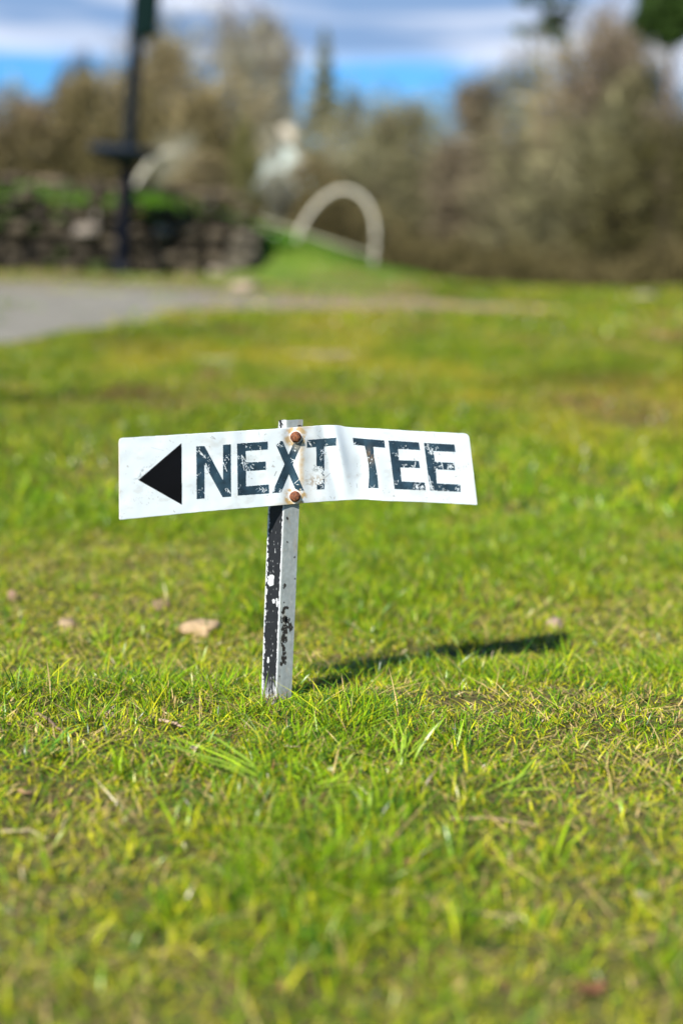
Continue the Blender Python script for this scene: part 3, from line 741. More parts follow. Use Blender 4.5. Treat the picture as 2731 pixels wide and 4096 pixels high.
leaf(1160, 3020, .012, (.55, .44, .27), 'pale dry leaf beside the broad bladed tuft below the sign', 2.6)
leaf(2570, 3620, .010, (.34, .30, .16), 'pale straw leaf at the right edge of the foreground', 0)
leaf(780, 3020, .009, (.50, .40, .28), 'pale dead leaf scrap left of the broad bladed tuft', 1.0)
leaf(1320, 3110, .008, (.72, .66, .45), 'whitish curled leaf just below the upright coarse tuft', 1.4)

def tuft(px, py, n, hh, w_, label, azc, spread, ln=(.3, 1.0), col=LIME, seed=0):
    p_ = ground_pt(px, py); r = np.random.default_rng(seed)
    buf = ([], [], [], [])
    x = p_[0] + r.normal(0, .008, n); y = p_[1] + r.normal(0, .008, n)
    c = np.array(col) * r.uniform(.75, 1.25, n)[:, None] + [0, .02, .02]
    blades(x, y, hh * r.uniform(.6, 1.1, n), w_ * r.uniform(.7, 1.2, n), r.uniform(*ln, n), azc + r.normal(0, spread, n), azc + r.normal(0, spread, n) + pi / 2 + r.normal(0, .4, n), c, curl=.7, buf=buf)
    V = np.concatenate(buf[0]) - p_
    o = mesh_np('grass_tuft', V, [np.concatenate(buf[1]), np.concatenate(buf[2])], M_GRASS, None, np.concatenate(buf[3]), smooth=True)
    o.location = p_
    return tag(o, label, 'grass tuft', 'coarse grass tufts in front of the sign')
tuft(1080, 3130, 9, .050, .0052, 'broad bladed grass tuft sprawling to the left below the sign post', 2.75, .35, (1.0, 2.0), LIME * .9, 1)
tuft(1610, 3060, 16, .056, .0026, 'upright coarse grass tuft in front and right of the sign post', 1.2, .9, (.2, 1.0), LIME * .72, 2)
tuft(2010, 3180, 9, .045, .0040, 'coarse grass tuft leaning right in the right foreground', .5, .6, (.8, 1.8), LIME * .85, 3)
tuft(2690, 2560, 6, .03, .002, 'thin grass tuft at the right edge level with the sign post', .2, 2, (.3, .9), LIME, 4)
tuft(180, 3020, 12, .04, .0032, 'coarse grass tuft in the left foreground near the dark bent twig', .4, 1.2, (.4, 1.2), GREEN * 1.3, 5)
tuft(1250, 3160, 14, .03, .0032, 'low bushy grass tuft between the sprawling and the upright tufts', 1.5, 2, (.4, 1.4), LIME, 6)

# ------------------------------------------------------------------ dry stone wall
rw = np.random.default_rng(8)
b = MB()
yy0 = 16.92
def rock(b, cx_, cy_, cz_, sx, sy, sz, col):
    n1_, n2_ = 6, 8
    th = np.linspace(0.15, pi - .15, n1_); ph = np.arange(n2_) / n2_ * 2 * pi + rw.uniform(0, 1)
    TH, PH = np.meshgrid(th, ph, indexing='ij')
    d = np.stack([np.sin(TH) * np.cos(PH), np.sin(TH) * np.sin(PH), np.cos(TH)], -1)
    d = np.sign(d) * np.abs(d) ** .55
    d *= rw.uniform(.82, 1.12, d.shape[:2])[..., None]
    V = (d * [sx / 2, sy / 2, sz / 2]).reshape(-1, 3)
    a = rw.normal(0, .12); ca_, sa_ = cos(a), sin(a)
    V = np.stack([V[:, 0] * ca_ - V[:, 2] * sa_, V[:, 1], V[:, 0] * sa_ + V[:, 2] * ca_], -1) + [cx_, cy_, cz_]
    i = np.arange(n1_ - 1)[:, None] * n2_; k = np.arange(n2_)[None]; k2 = (k + 1) % n2_
    q = np.stack([i + k, i + k2, i + n2_ + k2, i + n2_ + k], -1).reshape(-1, 4)
    b.add(V, q, col)
    for o_, e_ in ((0, 1), ((n1_ - 1) * n2_, -1)):
        cc_ = V[o_:o_ + n2_].mean(0); b.add(np.vstack([V[o_:o_ + n2_], cc_]), [(q_, (q_ + 1) % n2_, n2_) for q_ in range(n2_)], col)
wtop = lambda x: np.interp(x, [-30, -4, -1.3], [1.37, 1.29, 1.14])
x_end = -1.28
z = .10; course = 0
while z < 1.38:
    ch = rw.uniform(.10, .17); xx = -8.5 + rw.uniform(0, .2)
    while xx < x_end:
        wst = rw.uniform(.13, .5) * rw.uniform(.7, 1.1); zz = z + ch / 2 + rw.uniform(-.035, .035)
        if zz < wtop(xx) - .02:
            k_ = rw.random(); colr = np.array([.058, .046, .030]) * rw.uniform(.4, 1.5)
            if k_ < .07: colr = np.array([.25, .21, .17]) * rw.uniform(.8, 1.2)
            elif k_ < .22: colr = np.array([.05, .065, .02])
            rock(b, xx + wst / 2, yy0 + rw.uniform(-.09, .05), zz, wst * rw.uniform(.7, 1.0), .34, ch * rw.uniform(.6, 1.15), colr)
        xx += wst
    z += ch; course += 1
xx = -8.5
while xx < x_end:
    wst = rw.uniform(.2, .5); rock(b, xx + wst / 2, yy0 + .06, wtop(xx) + .03, wst * .96, .46, .10, np.array([.15, .115, .075]) * rw.uniform(.6, 1.3)); xx += wst
for k_ in range(26):      # tumbled stones at its broken end
    rock(b, x_end + rw.uniform(-.1, .32) * (1 - k_ / 40), yy0 - .05 + rw.uniform(-.25, .15), float(T(x_end + .2, 16.7)) + rw.uniform(0, .45) * (1 - k_ / 30), rw.uniform(.12, .26), .2, rw.uniform(.08, .16), np.array([.10, .085, .06]) * rw.uniform(.4, 1.3))
# dark rubble core closing the joints
b.box((-8.5, yy0 + .02, .0), (x_end - .06, yy0 + .16, .95), (.012, .011, .009))
w_ = b.build('stone_wall', M_STONE, None, False)
tag(w_, 'dark mossy dry stone wall holding up the grass bank on the left', 'wall')

# loose boulders by the wall end and on the path
for i_, (px, py, w__, h__, cl, lb) in enumerate([(960, 1150, .34, .09, (.36, .27, .20), 'pale pinkish boulder on the far edge of the path near the wall end'),
        (735, 1066, .17, .10, (.26, .17, .11), 'reddish brown boulder at the foot of the stone wall right of the post'),
        (985, 1022, .10, .09, (.22, .15, .10), 'small rust coloured boulder beside the broken end of the stone wall')]):
    pebble(px, py, w__, h__, cl, lb, name='boulder', cat='boulder', seed=40 + i_)
# bushy weeds at the wall foot
def weed(px, py, n, s, col, label, seed, d=None):
    p_ = ground_pt(px, py); r = np.random.default_rng(seed)
    c = r.normal(0, 1, (n, 3)) * [s, s * .6, s * .45]; c[:, 2] = np.abs(c[:, 2])
    a = r.normal(0, 1, (n, 3)); a /= np.linalg.norm(a, axis=1)[:, None]; b_ = np.cross(a, r.normal(0, 1, (n, 3))); b_ /= np.linalg.norm(b_, axis=1)[:, None]
    l_ = r.uniform(.02, .05, n)[:, None]
    V = np.stack([c - a * l_, c - b_ * l_ * .45, c + a * l_, c + b_ * l_ * .45], 1).reshape(-1, 3)
    q = np.arange(4 * n).reshape(-1, 4)
    cl = np.repeat(np.array(col) * r.uniform(.6, 1.4, n)[:, None], 4, 0)
    o = mesh_np('weed_clump', V, [q], M_GRASS, None, cl); o.location = p_
    return tag(o, label, 'plant', 'weeds around the stone wall')
weed(270, 1060, 350, .06, (.16, .24, .02), 'bright green weed clump at the foot of the wall left of the post', 1)
weed(850, 1020, 700, .11, (.09, .17, .03), 'green weed clump covering the wall near its broken end', 2)
weed(20, 1080, 300, .07, (.18, .22, .04), 'yellow green weed clump at the foot of the wall at the left edge', 3)
weed(1080, 985, 900, .13, (.08, .20, .015), 'deep green weed clump on the bank just right of the wall end', 4)

# ------------------------------------------------------------------ post with tray and box
YP = 16.2
def W(px, py, y): return at_y(float(px), float(py), y)
pole_b = W(489, 1066, YP); pole_b[2] = float(T(pole_b[0], YP))
lamp = empty('metal_post', tuple(pole_b)); tag(lamp, 'tall dark slim metal post with a dish halfway up in front of the stone wall', 'post')
LO = pole_b
b = MB()
pts = np.array([W(489, 1066, YP), W(494, 960, YP), W(505, 800, YP), W(517, 600, YP)]) - LO; pts[0, 2] -= .15
b.tube(pts, .086, 14, (.003, .004, .008)); 
pts = np.array([W(517, 600, YP), W(530, 380, YP), W(547, 130, YP), W(556, 0, YP), W(572, -240, YP)]) - LO
b.tube(pts, .073, 14, (.005, .009, .014)); b.build('pole', M_IRON, lamp, True)
b = MB(); c_ = W(489, 1045, YP) - LO
th = np.linspace(0, 1, 7); b.tube(np.stack([np.full(7, c_[0]), np.zeros(7), c_[2] - .12 + th * .2], -1), np.array([.11, .11, .10, .085, .078, .074, .064]), 16, (.012, .014, .020)); b.build('base_collar', M_IRON, lamp, True)
# shallow dish
b = MB(); c_ = W(497, 608, YP) - LO
prof = [(-.16, .06), (-.11, .17), (-.06, .29), (-.01, .375), (.045, .39), (.05, .365), (.0, .27), (-.03, .12), (-.035, .0)]
th = np.arange(40) / 40 * 2 * pi; V = []
for z_, r_ in prof: V.append(np.stack([r_ * np.cos(th), r_ * np.sin(th), np.full(40, z_)], -1))
V = np.concatenate(V); t_ = radians(4.5); V = np.stack([V[:, 0] * cos(t_) + V[:, 2] * sin(t_), V[:, 1], -V[:, 0] * sin(t_) + V[:, 2] * cos(t_)], -1) + c_
i = np.arange(len(prof) - 1)[:, None] * 40; k = np.arange(40)[None]; k2 = (k + 1) % 40
b.add(V, np.stack([i + k, i + k2, i + 40 + k2, i + 40 + k], -1).reshape(-1, 4), (.022, .028, .042)); b.build('dish', M_IRON, lamp, True)
# box with sloping underside at the top
b = MB()
fl = [W(537, 158, YP - .1), W(622, 126, YP - .1), W(640, -150, YP - .1), W(541, -190, YP - .1)]
bk = [q + [0, .24, 0] for q in fl]
V = np.array(fl + bk) - LO
b.add(V, [(0, 1, 2, 3), (4, 7, 6, 5), (0, 4, 5, 1), (1, 5, 6, 2), (2, 6, 7, 3), (3, 7, 4, 0)], (.001, .009, .008))
bx = b.build('box', M_IRON, lamp); bv = bx.modifiers.new('b', 'BEVEL'); bv.width = .012; bv.segments = 2
bx['label'] = 'dark green box with a sloping underside'
b = MB(); V2 = np.array([W(536, -190, YP - .13), W(640, -140, YP - .13), W(640, -160, YP - .13), W(536, -212, YP - .13)]); V2 = np.vstack([V2, V2 + [0, .3, 0]]) - LO
b.add(V2, [(0, 1, 2, 3), (4, 7, 6, 5), (0, 4, 5, 1), (1, 5, 6, 2), (2, 6, 7, 3), (3, 7, 4, 0)], (.006, .03, .028)); b.build('box_lid', M_IRON, lamp)

# ------------------------------------------------------------------ pale hoops and their low rail
def hoop(pxs, y, r, label, foot=True):
    P = np.array([W(a, c, y) for a, c in pxs]); base = P[-1].copy()
    n = 50; t = np.linspace(0, len(P) - 1, n)
    Q = np.stack([np.interp(t, np.arange(len(P)), P[:, k]) for k in range(3)], -1)
    for _ in range(6): Q[1:-1] = (Q[:-2] + Q[1:-1] * 2 + Q[2:]) / 4
    Q[0, 2] -= .15; Q[-1, 2] -= .12
    o = empty('metal_hoop', tuple(base)); tag(o, label, 'hoop', 'pale hoops behind the wall')
    b = MB(); b.tube(Q - base, r, 14, (.52, .48, .38)); b.build('tube', M_PALE, o, True)
    return o, base
YH = 17.6
ho, hb = hoop([(1188, 935), (1215, 890), (1250, 835), (1295, 788), (1345, 760), (1390, 757), (1435, 775), (1470, 810), (1492, 860), (1502, 915), (1502, 975), (1494, 1040)], YH, .024, 'pale curved tube hoop standing on the grass bank right of the wall')
rail = np.array([W(1040, 878, YH - .25), W(1120, 900, YH - .25), W(1220, 935, YH - .25), W(1330, 972, YH - .25), (W(1430, 1005, YH - .25)), W(1500, 1018, YH - .1)]) - hb
b = MB(); b.tube(rail, .022, 10, (.26, .26, .17)); b.build('rail', M_PALE, ho, True)
hoop([(540, 745), (558, 712), (590, 660), (630, 622), (690, 600), (750, 604), (800, 640), (830, 700), (838, 790)], 22.5, .034, 'pale curved tube hoop partly hidden behind the tall dark post')

# ------------------------------------------------------------------ small pale cottage among the trees
YB = 40.0
def wx(px, y): return (px - 1365.5) / F * y * 1.0
hx0, hx1 = wx(985, YB), wx(1240, YB); zg = float(T(-4, YB)) 
ch = empty('cottage', ((hx0 + hx1) / 2, YB, zg)); tag(ch, 'small pale cottage glimpsed through the trees behind the wall end', 'house')
hw = (hx1 - hx0) / 2
ztop = 2.62 - zg
b = MB(); b.box((-hw, 0, 0), (hw, 3, ztop), (.56, .64, .58)); b.add([(-hw, .001, ztop), (hw, .001, ztop), (0, .001, ztop + .9)], [(0, 1, 2)], (.56, .64, .58)); b.add([(-hw, 2.999, ztop), (hw, 2.999, ztop), (0, 2.999, ztop + .9)], [(0, 2, 1)], (.56, .64, .58)); b.build('wall', M_PALE, ch)
b = MB()
for s in (-1, 1):
    v = np.array([(s * (hw + .12), -.12, ztop - .12), (0, -.12, ztop + .98), (0, 3.2, ztop + .98), (s * (hw + .12), 3.2, ztop - .12)]); v = np.vstack([v, v + [0, 0, .1]])
    b.add(v, [(0, 1, 2, 3), (4, 7, 6, 5), (0, 4, 5, 1), (1, 5, 6, 2), (2, 6, 7, 3), (3, 7, 4, 0)], (.20, .17, .13))
rf = b.build('roof', M_PALE, ch)
b = MB(); b.box((-.12, 1.2, ztop + .6), (.25, 1.6, ztop + 1.35), (.50, .44, .34)); b.build('chimney', M_PALE, rf)
for xw in (-.52, .5):
    b = MB(); b.box((xw - .17, -.05, ztop - .75), (xw + .17, -.004, ztop - .2), (.62, .66, .63)); wf = b.build('window', M_PALE, ch)
    b = MB(); b.box((xw - .12, -.06, ztop - .70), (xw + .12, -.053, ztop - .25), (.05, .07, .07)); b.build('pane', M_IRON, wf)
b = MB(); b.box((-.25, -.05, ztop - 1.7), (.22, -.004, ztop - .15), (.22, .36, .32)); b.build('door', M_PALE, ch)

# ------------------------------------------------------------------ trees
def perp(d):
    a = np.cross(d, [0, 0, 1.]) if abs(d[2]) < .9 else np.cross(d, [1., 0, 0]); a /= np.linalg.norm(a); return a, np.cross(d, a)
def grow(r, b, p, d, L, rad, lev, tips, maxlev):
    n = 5; P = [p]; dd = d.copy()
    for i in range(n):
        dd = dd + r.normal(0, .10 + .05 * lev, 3) + np.array([0, 0, .05]); dd /= np.linalg.norm(dd); P.append(P[-1] + dd * L / n)
    rr = np.linspace(rad, rad * .5, n + 1)
    b.tube(P, rr, 7 if lev < 2 else 4, (1, 1, 1), cap=False)
    if lev >= maxlev: tips.append((P[0], P[-1], dd)); return
    nb = r.integers(4, 7) if lev == 0 else r.integers(3, 6)
    for k in range(nb):
        t = r.uniform(.25, 1.0) if lev == 0 else r.uniform(.3, 1.0)
        q = P[0] * 0 + np.array([np.interp(t * n, np.arange(n + 1), np.array(P)[:, j]) for j in range(3)])
        a, c = perp(dd); ph = r.uniform(0, 2 * pi); sp4 = r.uniform(.35, .9)
        nd = dd * cos(sp4) + (a * cos(ph) + c * sin(ph)) * sin(sp4); nd[2] += .12; nd /= np.linalg.norm(nd)
        grow(r, b, q, nd, L * r.uniform(.5, .78), rad * .5 * r.uniform(.7, 1.1), lev + 1, tips, maxlev)
    tips.append((P[-2], P[-1], dd))
def bare_tree(seed, ntw=9000, low=.18, barkc=(.16, .13, .09)):
    """unit-height (10 m) leafless tree: returns trunk mesh and twig mesh data"""
    r = np.random.default_rng(seed); b = MB(); tips = []
    grow(r, b, np.array([0, 0, -.3]), np.array([0, 0, 1.]), 4.6, .20, 0, tips, 3)
    for k in range(5):
        a = r.uniform(0, 2 * pi); q = np.array([0, 0, r.uniform(.5, 2.0)]); d = np.array([cos(a) * .8, sin(a) * .8, .75]); d /= np.linalg.norm(d)
        grow(r, b, q, d, r.uniform(2.0, 3.2), .09, 1, tips, 3)
    A = np.array([t[0] for t in tips]); E = np.array([t[1] for t in tips]); D = np.array([t[2] for t in tips])
    i = r.integers(0, len(A), ntw); t = r.uniform(0, 1.15, ntw)[:, None]
    s = A[i] * (1 - t) + E[i] * t + r.normal(0, .10, (ntw, 3))
    d = D[i] + r.normal(0, .75, (ntw, 3)) + [0, 0, .25]; d /= np.linalg.norm(d, axis=1)[:, None]
    l = r.uniform(.25, .75, ntw)[:, None]; e = s + d * l
    sd = np.cross(d, r.normal(0, 1, (ntw, 3))); sd /= np.linalg.norm(sd, axis=1)[:, None]; w = r.uniform(.010, .026, ntw)[:, None]
    m_ = r.random(ntw) < .34
    zt = A[:, 2].max(); rx_ = np.percentile(np.hypot(A[:, 0], A[:, 1]), 88)
    u_ = r.normal(0, 1, (ntw, 3)); u_ /= np.linalg.norm(u_, axis=1)[:, None]; u_ *= (r.uniform(.05, 1, ntw) ** .42)[:, None]
    lump = .74 + .5 * fbm(u_[:, 0] * 2.2 + seed * 5, u_[:, 2] * 2.2 + u_[:, 1], seed + 50, 3)
    pe = u_ * lump[:, None] * [rx_ * 1.05, rx_ * 1.05, zt * .50] + [0, 0, zt * .50]
    s = np.where(m_[:, None], pe, s)
    cn = np.array([0, 0, zt * .48]); sc_ = np.array([rx_, rx_, zt * .5]); qn = np.linalg.norm((s - cn) / sc_, axis=1)
    lim = 1.0 + .6 * (fbm(s[:, 0] * .5 + seed, s[:, 2] * .5 + s[:, 1] * .4, seed + 70, 3) - .5)
    fx = np.where(qn > lim, lim * r.uniform(.55, 1, ntw) / qn, 1)[:, None]; s = cn + (s - cn) * fx
    e = s + d * l
    zm = np.percentile(e[:, 2], 98.5); k = 10 / zm
    skel = np.array([0, 0, 0])
    V = np.stack([s - sd * w, s + sd * w, e + sd * w * .4, e - sd * w * .4], 1).reshape(-1, 3) * k
    cl = np.repeat(np.clip(r.lognormal(-.05, .6, ntw), .3, 3.6), 4)[:, None] * np.array([1, 1, 1.])
    for v_ in range(len(b.v)): b.v[v_] = b.v[v_] * k
    for v_ in range(len(b.v)):
        w_v = b.v[v_]; qv = np.linalg.norm((w_v / k - cn) / sc_, axis=1); f_v = np.where(qv > 1.03, 1.03 / np.maximum(qv, .1), 1); f_v = np.where(w_v[:, 2] < .25 * zt * k, 1, f_v)[:, None]
        b.v[v_] = (cn + (w_v / k - cn) * f_v) * k
    b.c = [np.tile(np.array(barkc), (len(q), 1)) for q in b.v]
    tm = b.build('trunk', M_BARK, None, True)
    cm = mesh_np('crown', V, [np.arange(4 * ntw).reshape(-1, 4)], M_TWIGS, None, cl)
    return tm, cm
protos = [bare_tree(s, n, barkc=bc) for s, n, bc in ((1, 6800, (.15, .12, .08)), (2, 6800, (.13, .12, .07)), (3, 6500, (.19, .17, .13)), (4, 7000, (.12, .09, .07)))]
for a, c in protos:
    COL.objects.unlink(a); COL.objects.unlink(c)
def put_tree(pi_, px, dist, ytop, wide, col, label, rz=0, name='bare_tree', zb=None):
    x_ = wx(px, dist); z0 = float(T(x_, dist)) if zb is None else zb
    hor = 1000 + (px - 1365) * tan(ROLL)
    H = (hor - ytop) / F * dist * 1.0 + HC - z0
    o = empty(name, (x_, dist, z0 - .05), rz); tag(o, label, 'tree', 'leafless trees behind the golf course')
    for src in protos[pi_]:
        c = src.copy(); COL.objects.link(c); c.parent = o; c.name = src.name.split('.')[0]
        s = H / 10; c.scale = (s * wide, s * wide, s); c.color = (*col, 1)
    return o
TAN = (.20, .158, .078); OLV = (.135, .125, .062); PUR = (.145, .105, .07); GRY = (.23, .22, .155); DRK = (.065, .058, .02); RUS = (.16, .128, .08)
TR = [
 (0, -60, 78, 400, 1.3, PUR, 'greyish purple leafless tree at the left edge behind the stone wall'),
 (1, 120, 84, 410, 1.2, GRY, 'faint grey leafless tree second from the left edge of the skyline'),
 (3, 235, 74, 430, 1.3, PUR, 'low purple brown leafless tree left of the tall dark post'),
 (3, 350, 90, 300, .8, DRK, 'dark narrow tree rising just left of the tall dark post'),
 (0, 455, 72, 330, 1.2, TAN, 'golden tan leafless tree directly behind the tall dark post'),
 (1, 610, 80, 185, 1.0, TAN, 'tall golden tan leafless tree right of the tall dark post'),
 (2, 760, 86, 150, 1.0, GRY, 'tall dark topped grey brown tree between post and spire shaped tree'),
 (0, 850, 70, 330, 1.1, TAN, 'ochre leafless tree standing lower in front of the tall grey trees'),
 (3, 930, 92, 120, 1.0, RUS, 'tallest reddish grey leafless tree left of the spire shaped tree'),
 (2, 1060, 88, 200, .9, GRY, 'pale grey thin leafless tree above the cottage'),
 (1, 1330, 84, 420, 1.2, OLV, 'brownish leafless tree just right of the spire shaped tree'),
 (2, 1470, 78, 440, 1.2, GRY, 'low grey leafless tree above the pale hoop'),
 (0, 1610, 72, 440, 1.2, OLV, 'low olive leafless tree at the dip of the skyline'),
 (2, 1750, 66, 445, 1.2, OLV, 'olive leafless tree right of the skyline dip'),
 (2, 1880, 62, 400, 1.1, OLV, 'olive brown leafless tree where the skyline starts to rise'),
 (0, 2010, 60, 315, 1.1, RUS, 'brown leafless tree left of the pine top'),
 (2, 2140, 57, 245, 1.0, OLV, 'olive grey leafless tree below the pine top'),
 (1, 2280, 54, 190, 1.0, TAN, 'tan topped leafless tree right of the pine top'),
 (3, 2370, 52, 150, 1.0, RUS, 'reddish topped leafless tree below the round dark evergreen'),
 (0, 2570, 50, 300, 1.0, OLV, 'big olive leafless tree in front of the round dark evergreen'),
 (2, 2740, 46, 420, 1.1, RUS, 'brown leafless tree at the right edge of the view'),
 (1, 2960, 50, 300, 1.1, OLV, 'olive leafless tree beyond the right edge of the view'),
]
for i_, (p_, px, di, yt_, wd, cl, lb) in enumerate(TR): put_tree(p_, px, di, yt_, wd * .95, cl, lb, rz=i_ * 1.7)
# second, nearer file of smaller trees that fills the wood's lower half
TR2 = [(2, 60, 58, 600, OLV, 'small olive tree low behind the left end of the wall'), (3, 330, 55, 590, DRK, 'small dark olive tree behind the dish of the tall post'), (0, 700, 54, 560, TAN, 'small tan tree behind the second pale hoop'),
       (1, 1480, 50, 640, OLV, 'small olive tree seen through the pale hoop'), (3, 1700, 46, 610, OLV, 'small dense olive brown tree right of the pale hoop'), (0, 1930, 44, 560, RUS, 'small brown tree low in the wood right of centre'),
       (2, 2120, 42, 520, OLV, 'small grey olive tree low in the wood below the pine'), (1, 2330, 40, 480, OLV, 'small olive tree low in the wood near the right edge'), (3, 2560, 38, 500, DRK, 'small dark tree low in the wood at the right edge'), (0, 1250, 60, 640, OLV, 'small olive tree between the cottage and the pale hoop')]
for i_, (p_, px, di, yt_, cl, lb) in enumerate(TR2): put_tree(p_, px, di, yt_, 1.35, cl, lb, rz=i_ * 2.3 + 1)
put_tree(1, 965, 27, 500, .55, (.12, .115, .035), 'mossy olive trunked tree standing just beyond the end of the wall', 2.0)

def conifer(px, dist, ytop, ybase, halfw, kind, col, label, n=9000, seed=0):
    r = np.random.default_rng(seed); x_ = wx(px, dist); z0 = float(T(x_, dist)); hor = 1000 + (px - 1365) * tan(ROLL)
    H = (hor - ytop) / F * dist + HC - z0; Rm = halfw / F * dist; zb = (hor - ybase) / F * dist + HC - z0
    o = empty('pine_tree' if kind == 'pine' else 'evergreen_tree', (x_, dist, z0 - .1)); tag(o, label, 'tree', 'evergreens behind the golf course')
    b = MB(); b.tube([(0, 0, -.2), (.1, 0, H * .3), (0, .1, H * .65), (.05, 0, H * .97)], [.22, .18, .12, .03], 9, (.13, .09, .06)); 
    if kind == 'spire':
        t = r.uniform(0, 1, n) ** .8; zz = H - t * (H - zb); rad = Rm * (t * .95 + .05) * np.sqrt(r.uniform(.1, 1, n)) * (.75 + .35 * np.sin(zz * 7)); a = r.uniform(0, 2 * pi, n)
        c = np.stack([rad * np.cos(a), rad * np.sin(a), zz - rad * .15], -1)
    else:
        m = 26 if kind == 'round' else 16
        cc = r.normal(0, 1, (m, 3)); cc /= np.linalg.norm(cc, axis=1)[:, None]; cc *= r.uniform(.3, .85, m)[:, None]
        if kind == 'pine': cc = np.stack([r.uniform(-.8, .8, m), r.uniform(-.8, .8, m), np.round(r.uniform(-.9, .9, m) * 3) / 3], -1)
        mid = (H + zb) / 2; hh = (H - zb) / 2
        i = r.integers(0, m, n); s_ = np.array([.30, .30, .24]) if kind == 'round' else np.array([.20, .20, .08])
        c = (cc[i] + r.normal(0, 1, (n, 3)) * s_ * .6) * [Rm, Rm, hh] + [0, 0, mid]
        for q_ in cc: b.tube([(0, 0, mid - hh * .6 + q_[2] * hh * .4), tuple(q_ * [Rm, Rm, hh] + [0, 0, mid])], [.07, .02], 5, (.13, .09, .06), cap=False)
    b.build('trunk', M_BARK, o, True)
    a = r.normal(0, 1, (n, 3)); a /= np.linalg.norm(a, axis=1)[:, None]; s_ = np.cross(a, r.normal(0, 1, (n, 3))); s_ /= np.linalg.norm(s_, axis=1)[:, None]; l = r.uniform(.08, .22, n)[:, None]
    V = np.stack([c - a * l, c - s_ * l * .4, c + a * l, c + s_ * l * .4], 1).reshape(-1, 3)
    cr = mesh_np('crown', V, [np.arange(4 * n).reshape(-1, 4)], M_NEEDLE, o, np.repeat(r.uniform(.5, 1.4, n), 4)[:, None] * np.ones(3)); cr.color = (*col, 1)
put_tree(2, 700, 20.5, 545, 1.5, GRY, 'low grey twiggy bush in front of the half hidden pale hoop', 1.0, name='bare_shrub')
put_tree(0, 800, 19.6, 610, 1.6, TAN, 'low tan twiggy bush on the bank above the wall end', 2.4, name='bare_shrub')
put_tree(2, 1040, 34, 560, 1.0, GRY, 'thin grey tree just in front of the pale cottage', .4)
put_tree(0, 1230, 36, 640, 1.1, TAN, 'thin tan tree at the right corner of the pale cottage', 1.4)
conifer(1270, 95, 160, 560, 105, 'spire', (.19, .20, .11), 'spire shaped olive conifer rising above the middle of the wood', 6000, 1)
conifer(2110, 72, -60, 200, 120, 'pine', (.05, .095, .04), 'thin pine top poking out of the brown trees', 5000, 2)
conifer(2600, 47, -90, 240, 130, 'round', (.035, .07, .010), 'large round dark green evergreen at the top right', 22000, 3)
conifer(348, 96, 310, 480, 60, 'round', (.10, .10, .03), 'small dark evergreen crown left of the tall post top', 4000, 4)

# undergrowth: brambles and scrub filling the foot of the wood, beyond counting
r = np.random.default_rng(77); n = 70000
d_ = r.uniform(30, 62, n); x_ = r.uniform(-.36, .36, n) * d_
hgt = (.9 + 2.3 * fbm(x_ * .35, d_ * .3, 301, 3)) 
cpx_ = 1365.5 + x_ / d_ * F
hgt = hgt * (1 - .85 * sst(1, .3, np.abs(cpx_ - 1085) / 150) * (d_ < 40.5))
z_ = T(x_, d_) + r.uniform(0, 1, n) ** .8 * hgt
c = np.stack([x_, d_, z_], -1)
a = r.normal(0, 1, (n, 3)) + [0, 0, .8]; a /= np.linalg.norm(a, axis=1)[:, None]; s_ = np.cross(a, r.normal(0, 1, (n, 3))); s_ /= np.linalg.norm(s_, axis=1)[:, None]; l = r.uniform(.12, .4, n)[:, None]; w = r.uniform(.012, .035, n)[:, None]
V = np.stack([c - a * l - s_ * w, c - a * l + s_ * w, c + a * l + s_ * w * .5, c + a * l - s_ * w * .5], 1).reshape(-1, 3)
pt = fbm(x_ * .25, d_ * .25, 305, 3)[:, None]
ucol = (np.array([.085, .064, .030]) * (1 - pt) + np.array([.075, .066, .022]) * pt) * r.uniform(.5, 1.4, n)[:, None]
uo = mesh_np('undergrowth', V, [np.arange(4 * n).reshape(-1, 4)], tint_mat('scrub', rough=.9, spec=.1), None, np.repeat(ucol, 4, 0))
tag(uo, kind='stuff'); uo['label'] = 'tangled brown scrub filling the foot of the wood'; uo['category'] = 'undergrowth'
# the wood goes on behind: a deep belt of the same fine growth
n = 150000; d_ = r.uniform(98, 150, n); x_ = r.uniform(-.38, .38, n) * d_
hgt = 5.0 + 5.0 * fbm(x_ * .12, d_ * .05, 311, 4) 
z_ = T(x_, d_) + r.uniform(0, 1, n) ** .7 * hgt; c = np.stack([x_, d_, z_], -1)
a = r.normal(0, 1, (n, 3)) + [0, 0, .8]; a /= np.linalg.norm(a, axis=1)[:, None]; s_ = np.cross(a, r.normal(0, 1, (n, 3))); s_ /= np.linalg.norm(s_, axis=1)[:, None]; l = r.uniform(.3, .8, n)[:, None]; w = r.uniform(.03, .07, n)[:, None]
V = np.stack([c - a * l - s_ * w, c - a * l + s_ * w, c + a * l + s_ * w * .5, c + a * l - s_ * w * .5], 1).reshape(-1, 3)
ucol = np.array([.12, .10, .06]) * r.uniform(.5, 1.4, n)[:, None]
uo = mesh_np('woodland', V, [np.arange(4 * n).reshape(-1, 4)], tint_mat('far_wood', rough=.9, spec=.1), None, np.repeat(ucol, 4, 0))
tag(uo, kind='stuff'); uo['label'] = 'far belt of leafless woodland behind the nearer trees'; uo['category'] = 'woodland'

# ------------------------------------------------------------------ light and sky
LD = np.array([.585, 1.05, -1.0]); LD /= np.linalg.norm(LD)
from mathutils import Vector, Matrix
sun = bpy.data.lights.new('sun', 'SUN'); sun.energy = 5.0; sun.angle = radians(.53); sun.color = (1.0, .955, .88)
so_ = bpy.data.objects.new('sun', sun); COL.objects.link(so_)
so_.rotation_euler = Vector(LD).to_track_quat('-Z', 'Y').to_euler(); so_.location = (-8, -12, 12)
SD = -LD; el = math.asin(SD[2]); az = math.atan2(SD[0], SD[1])

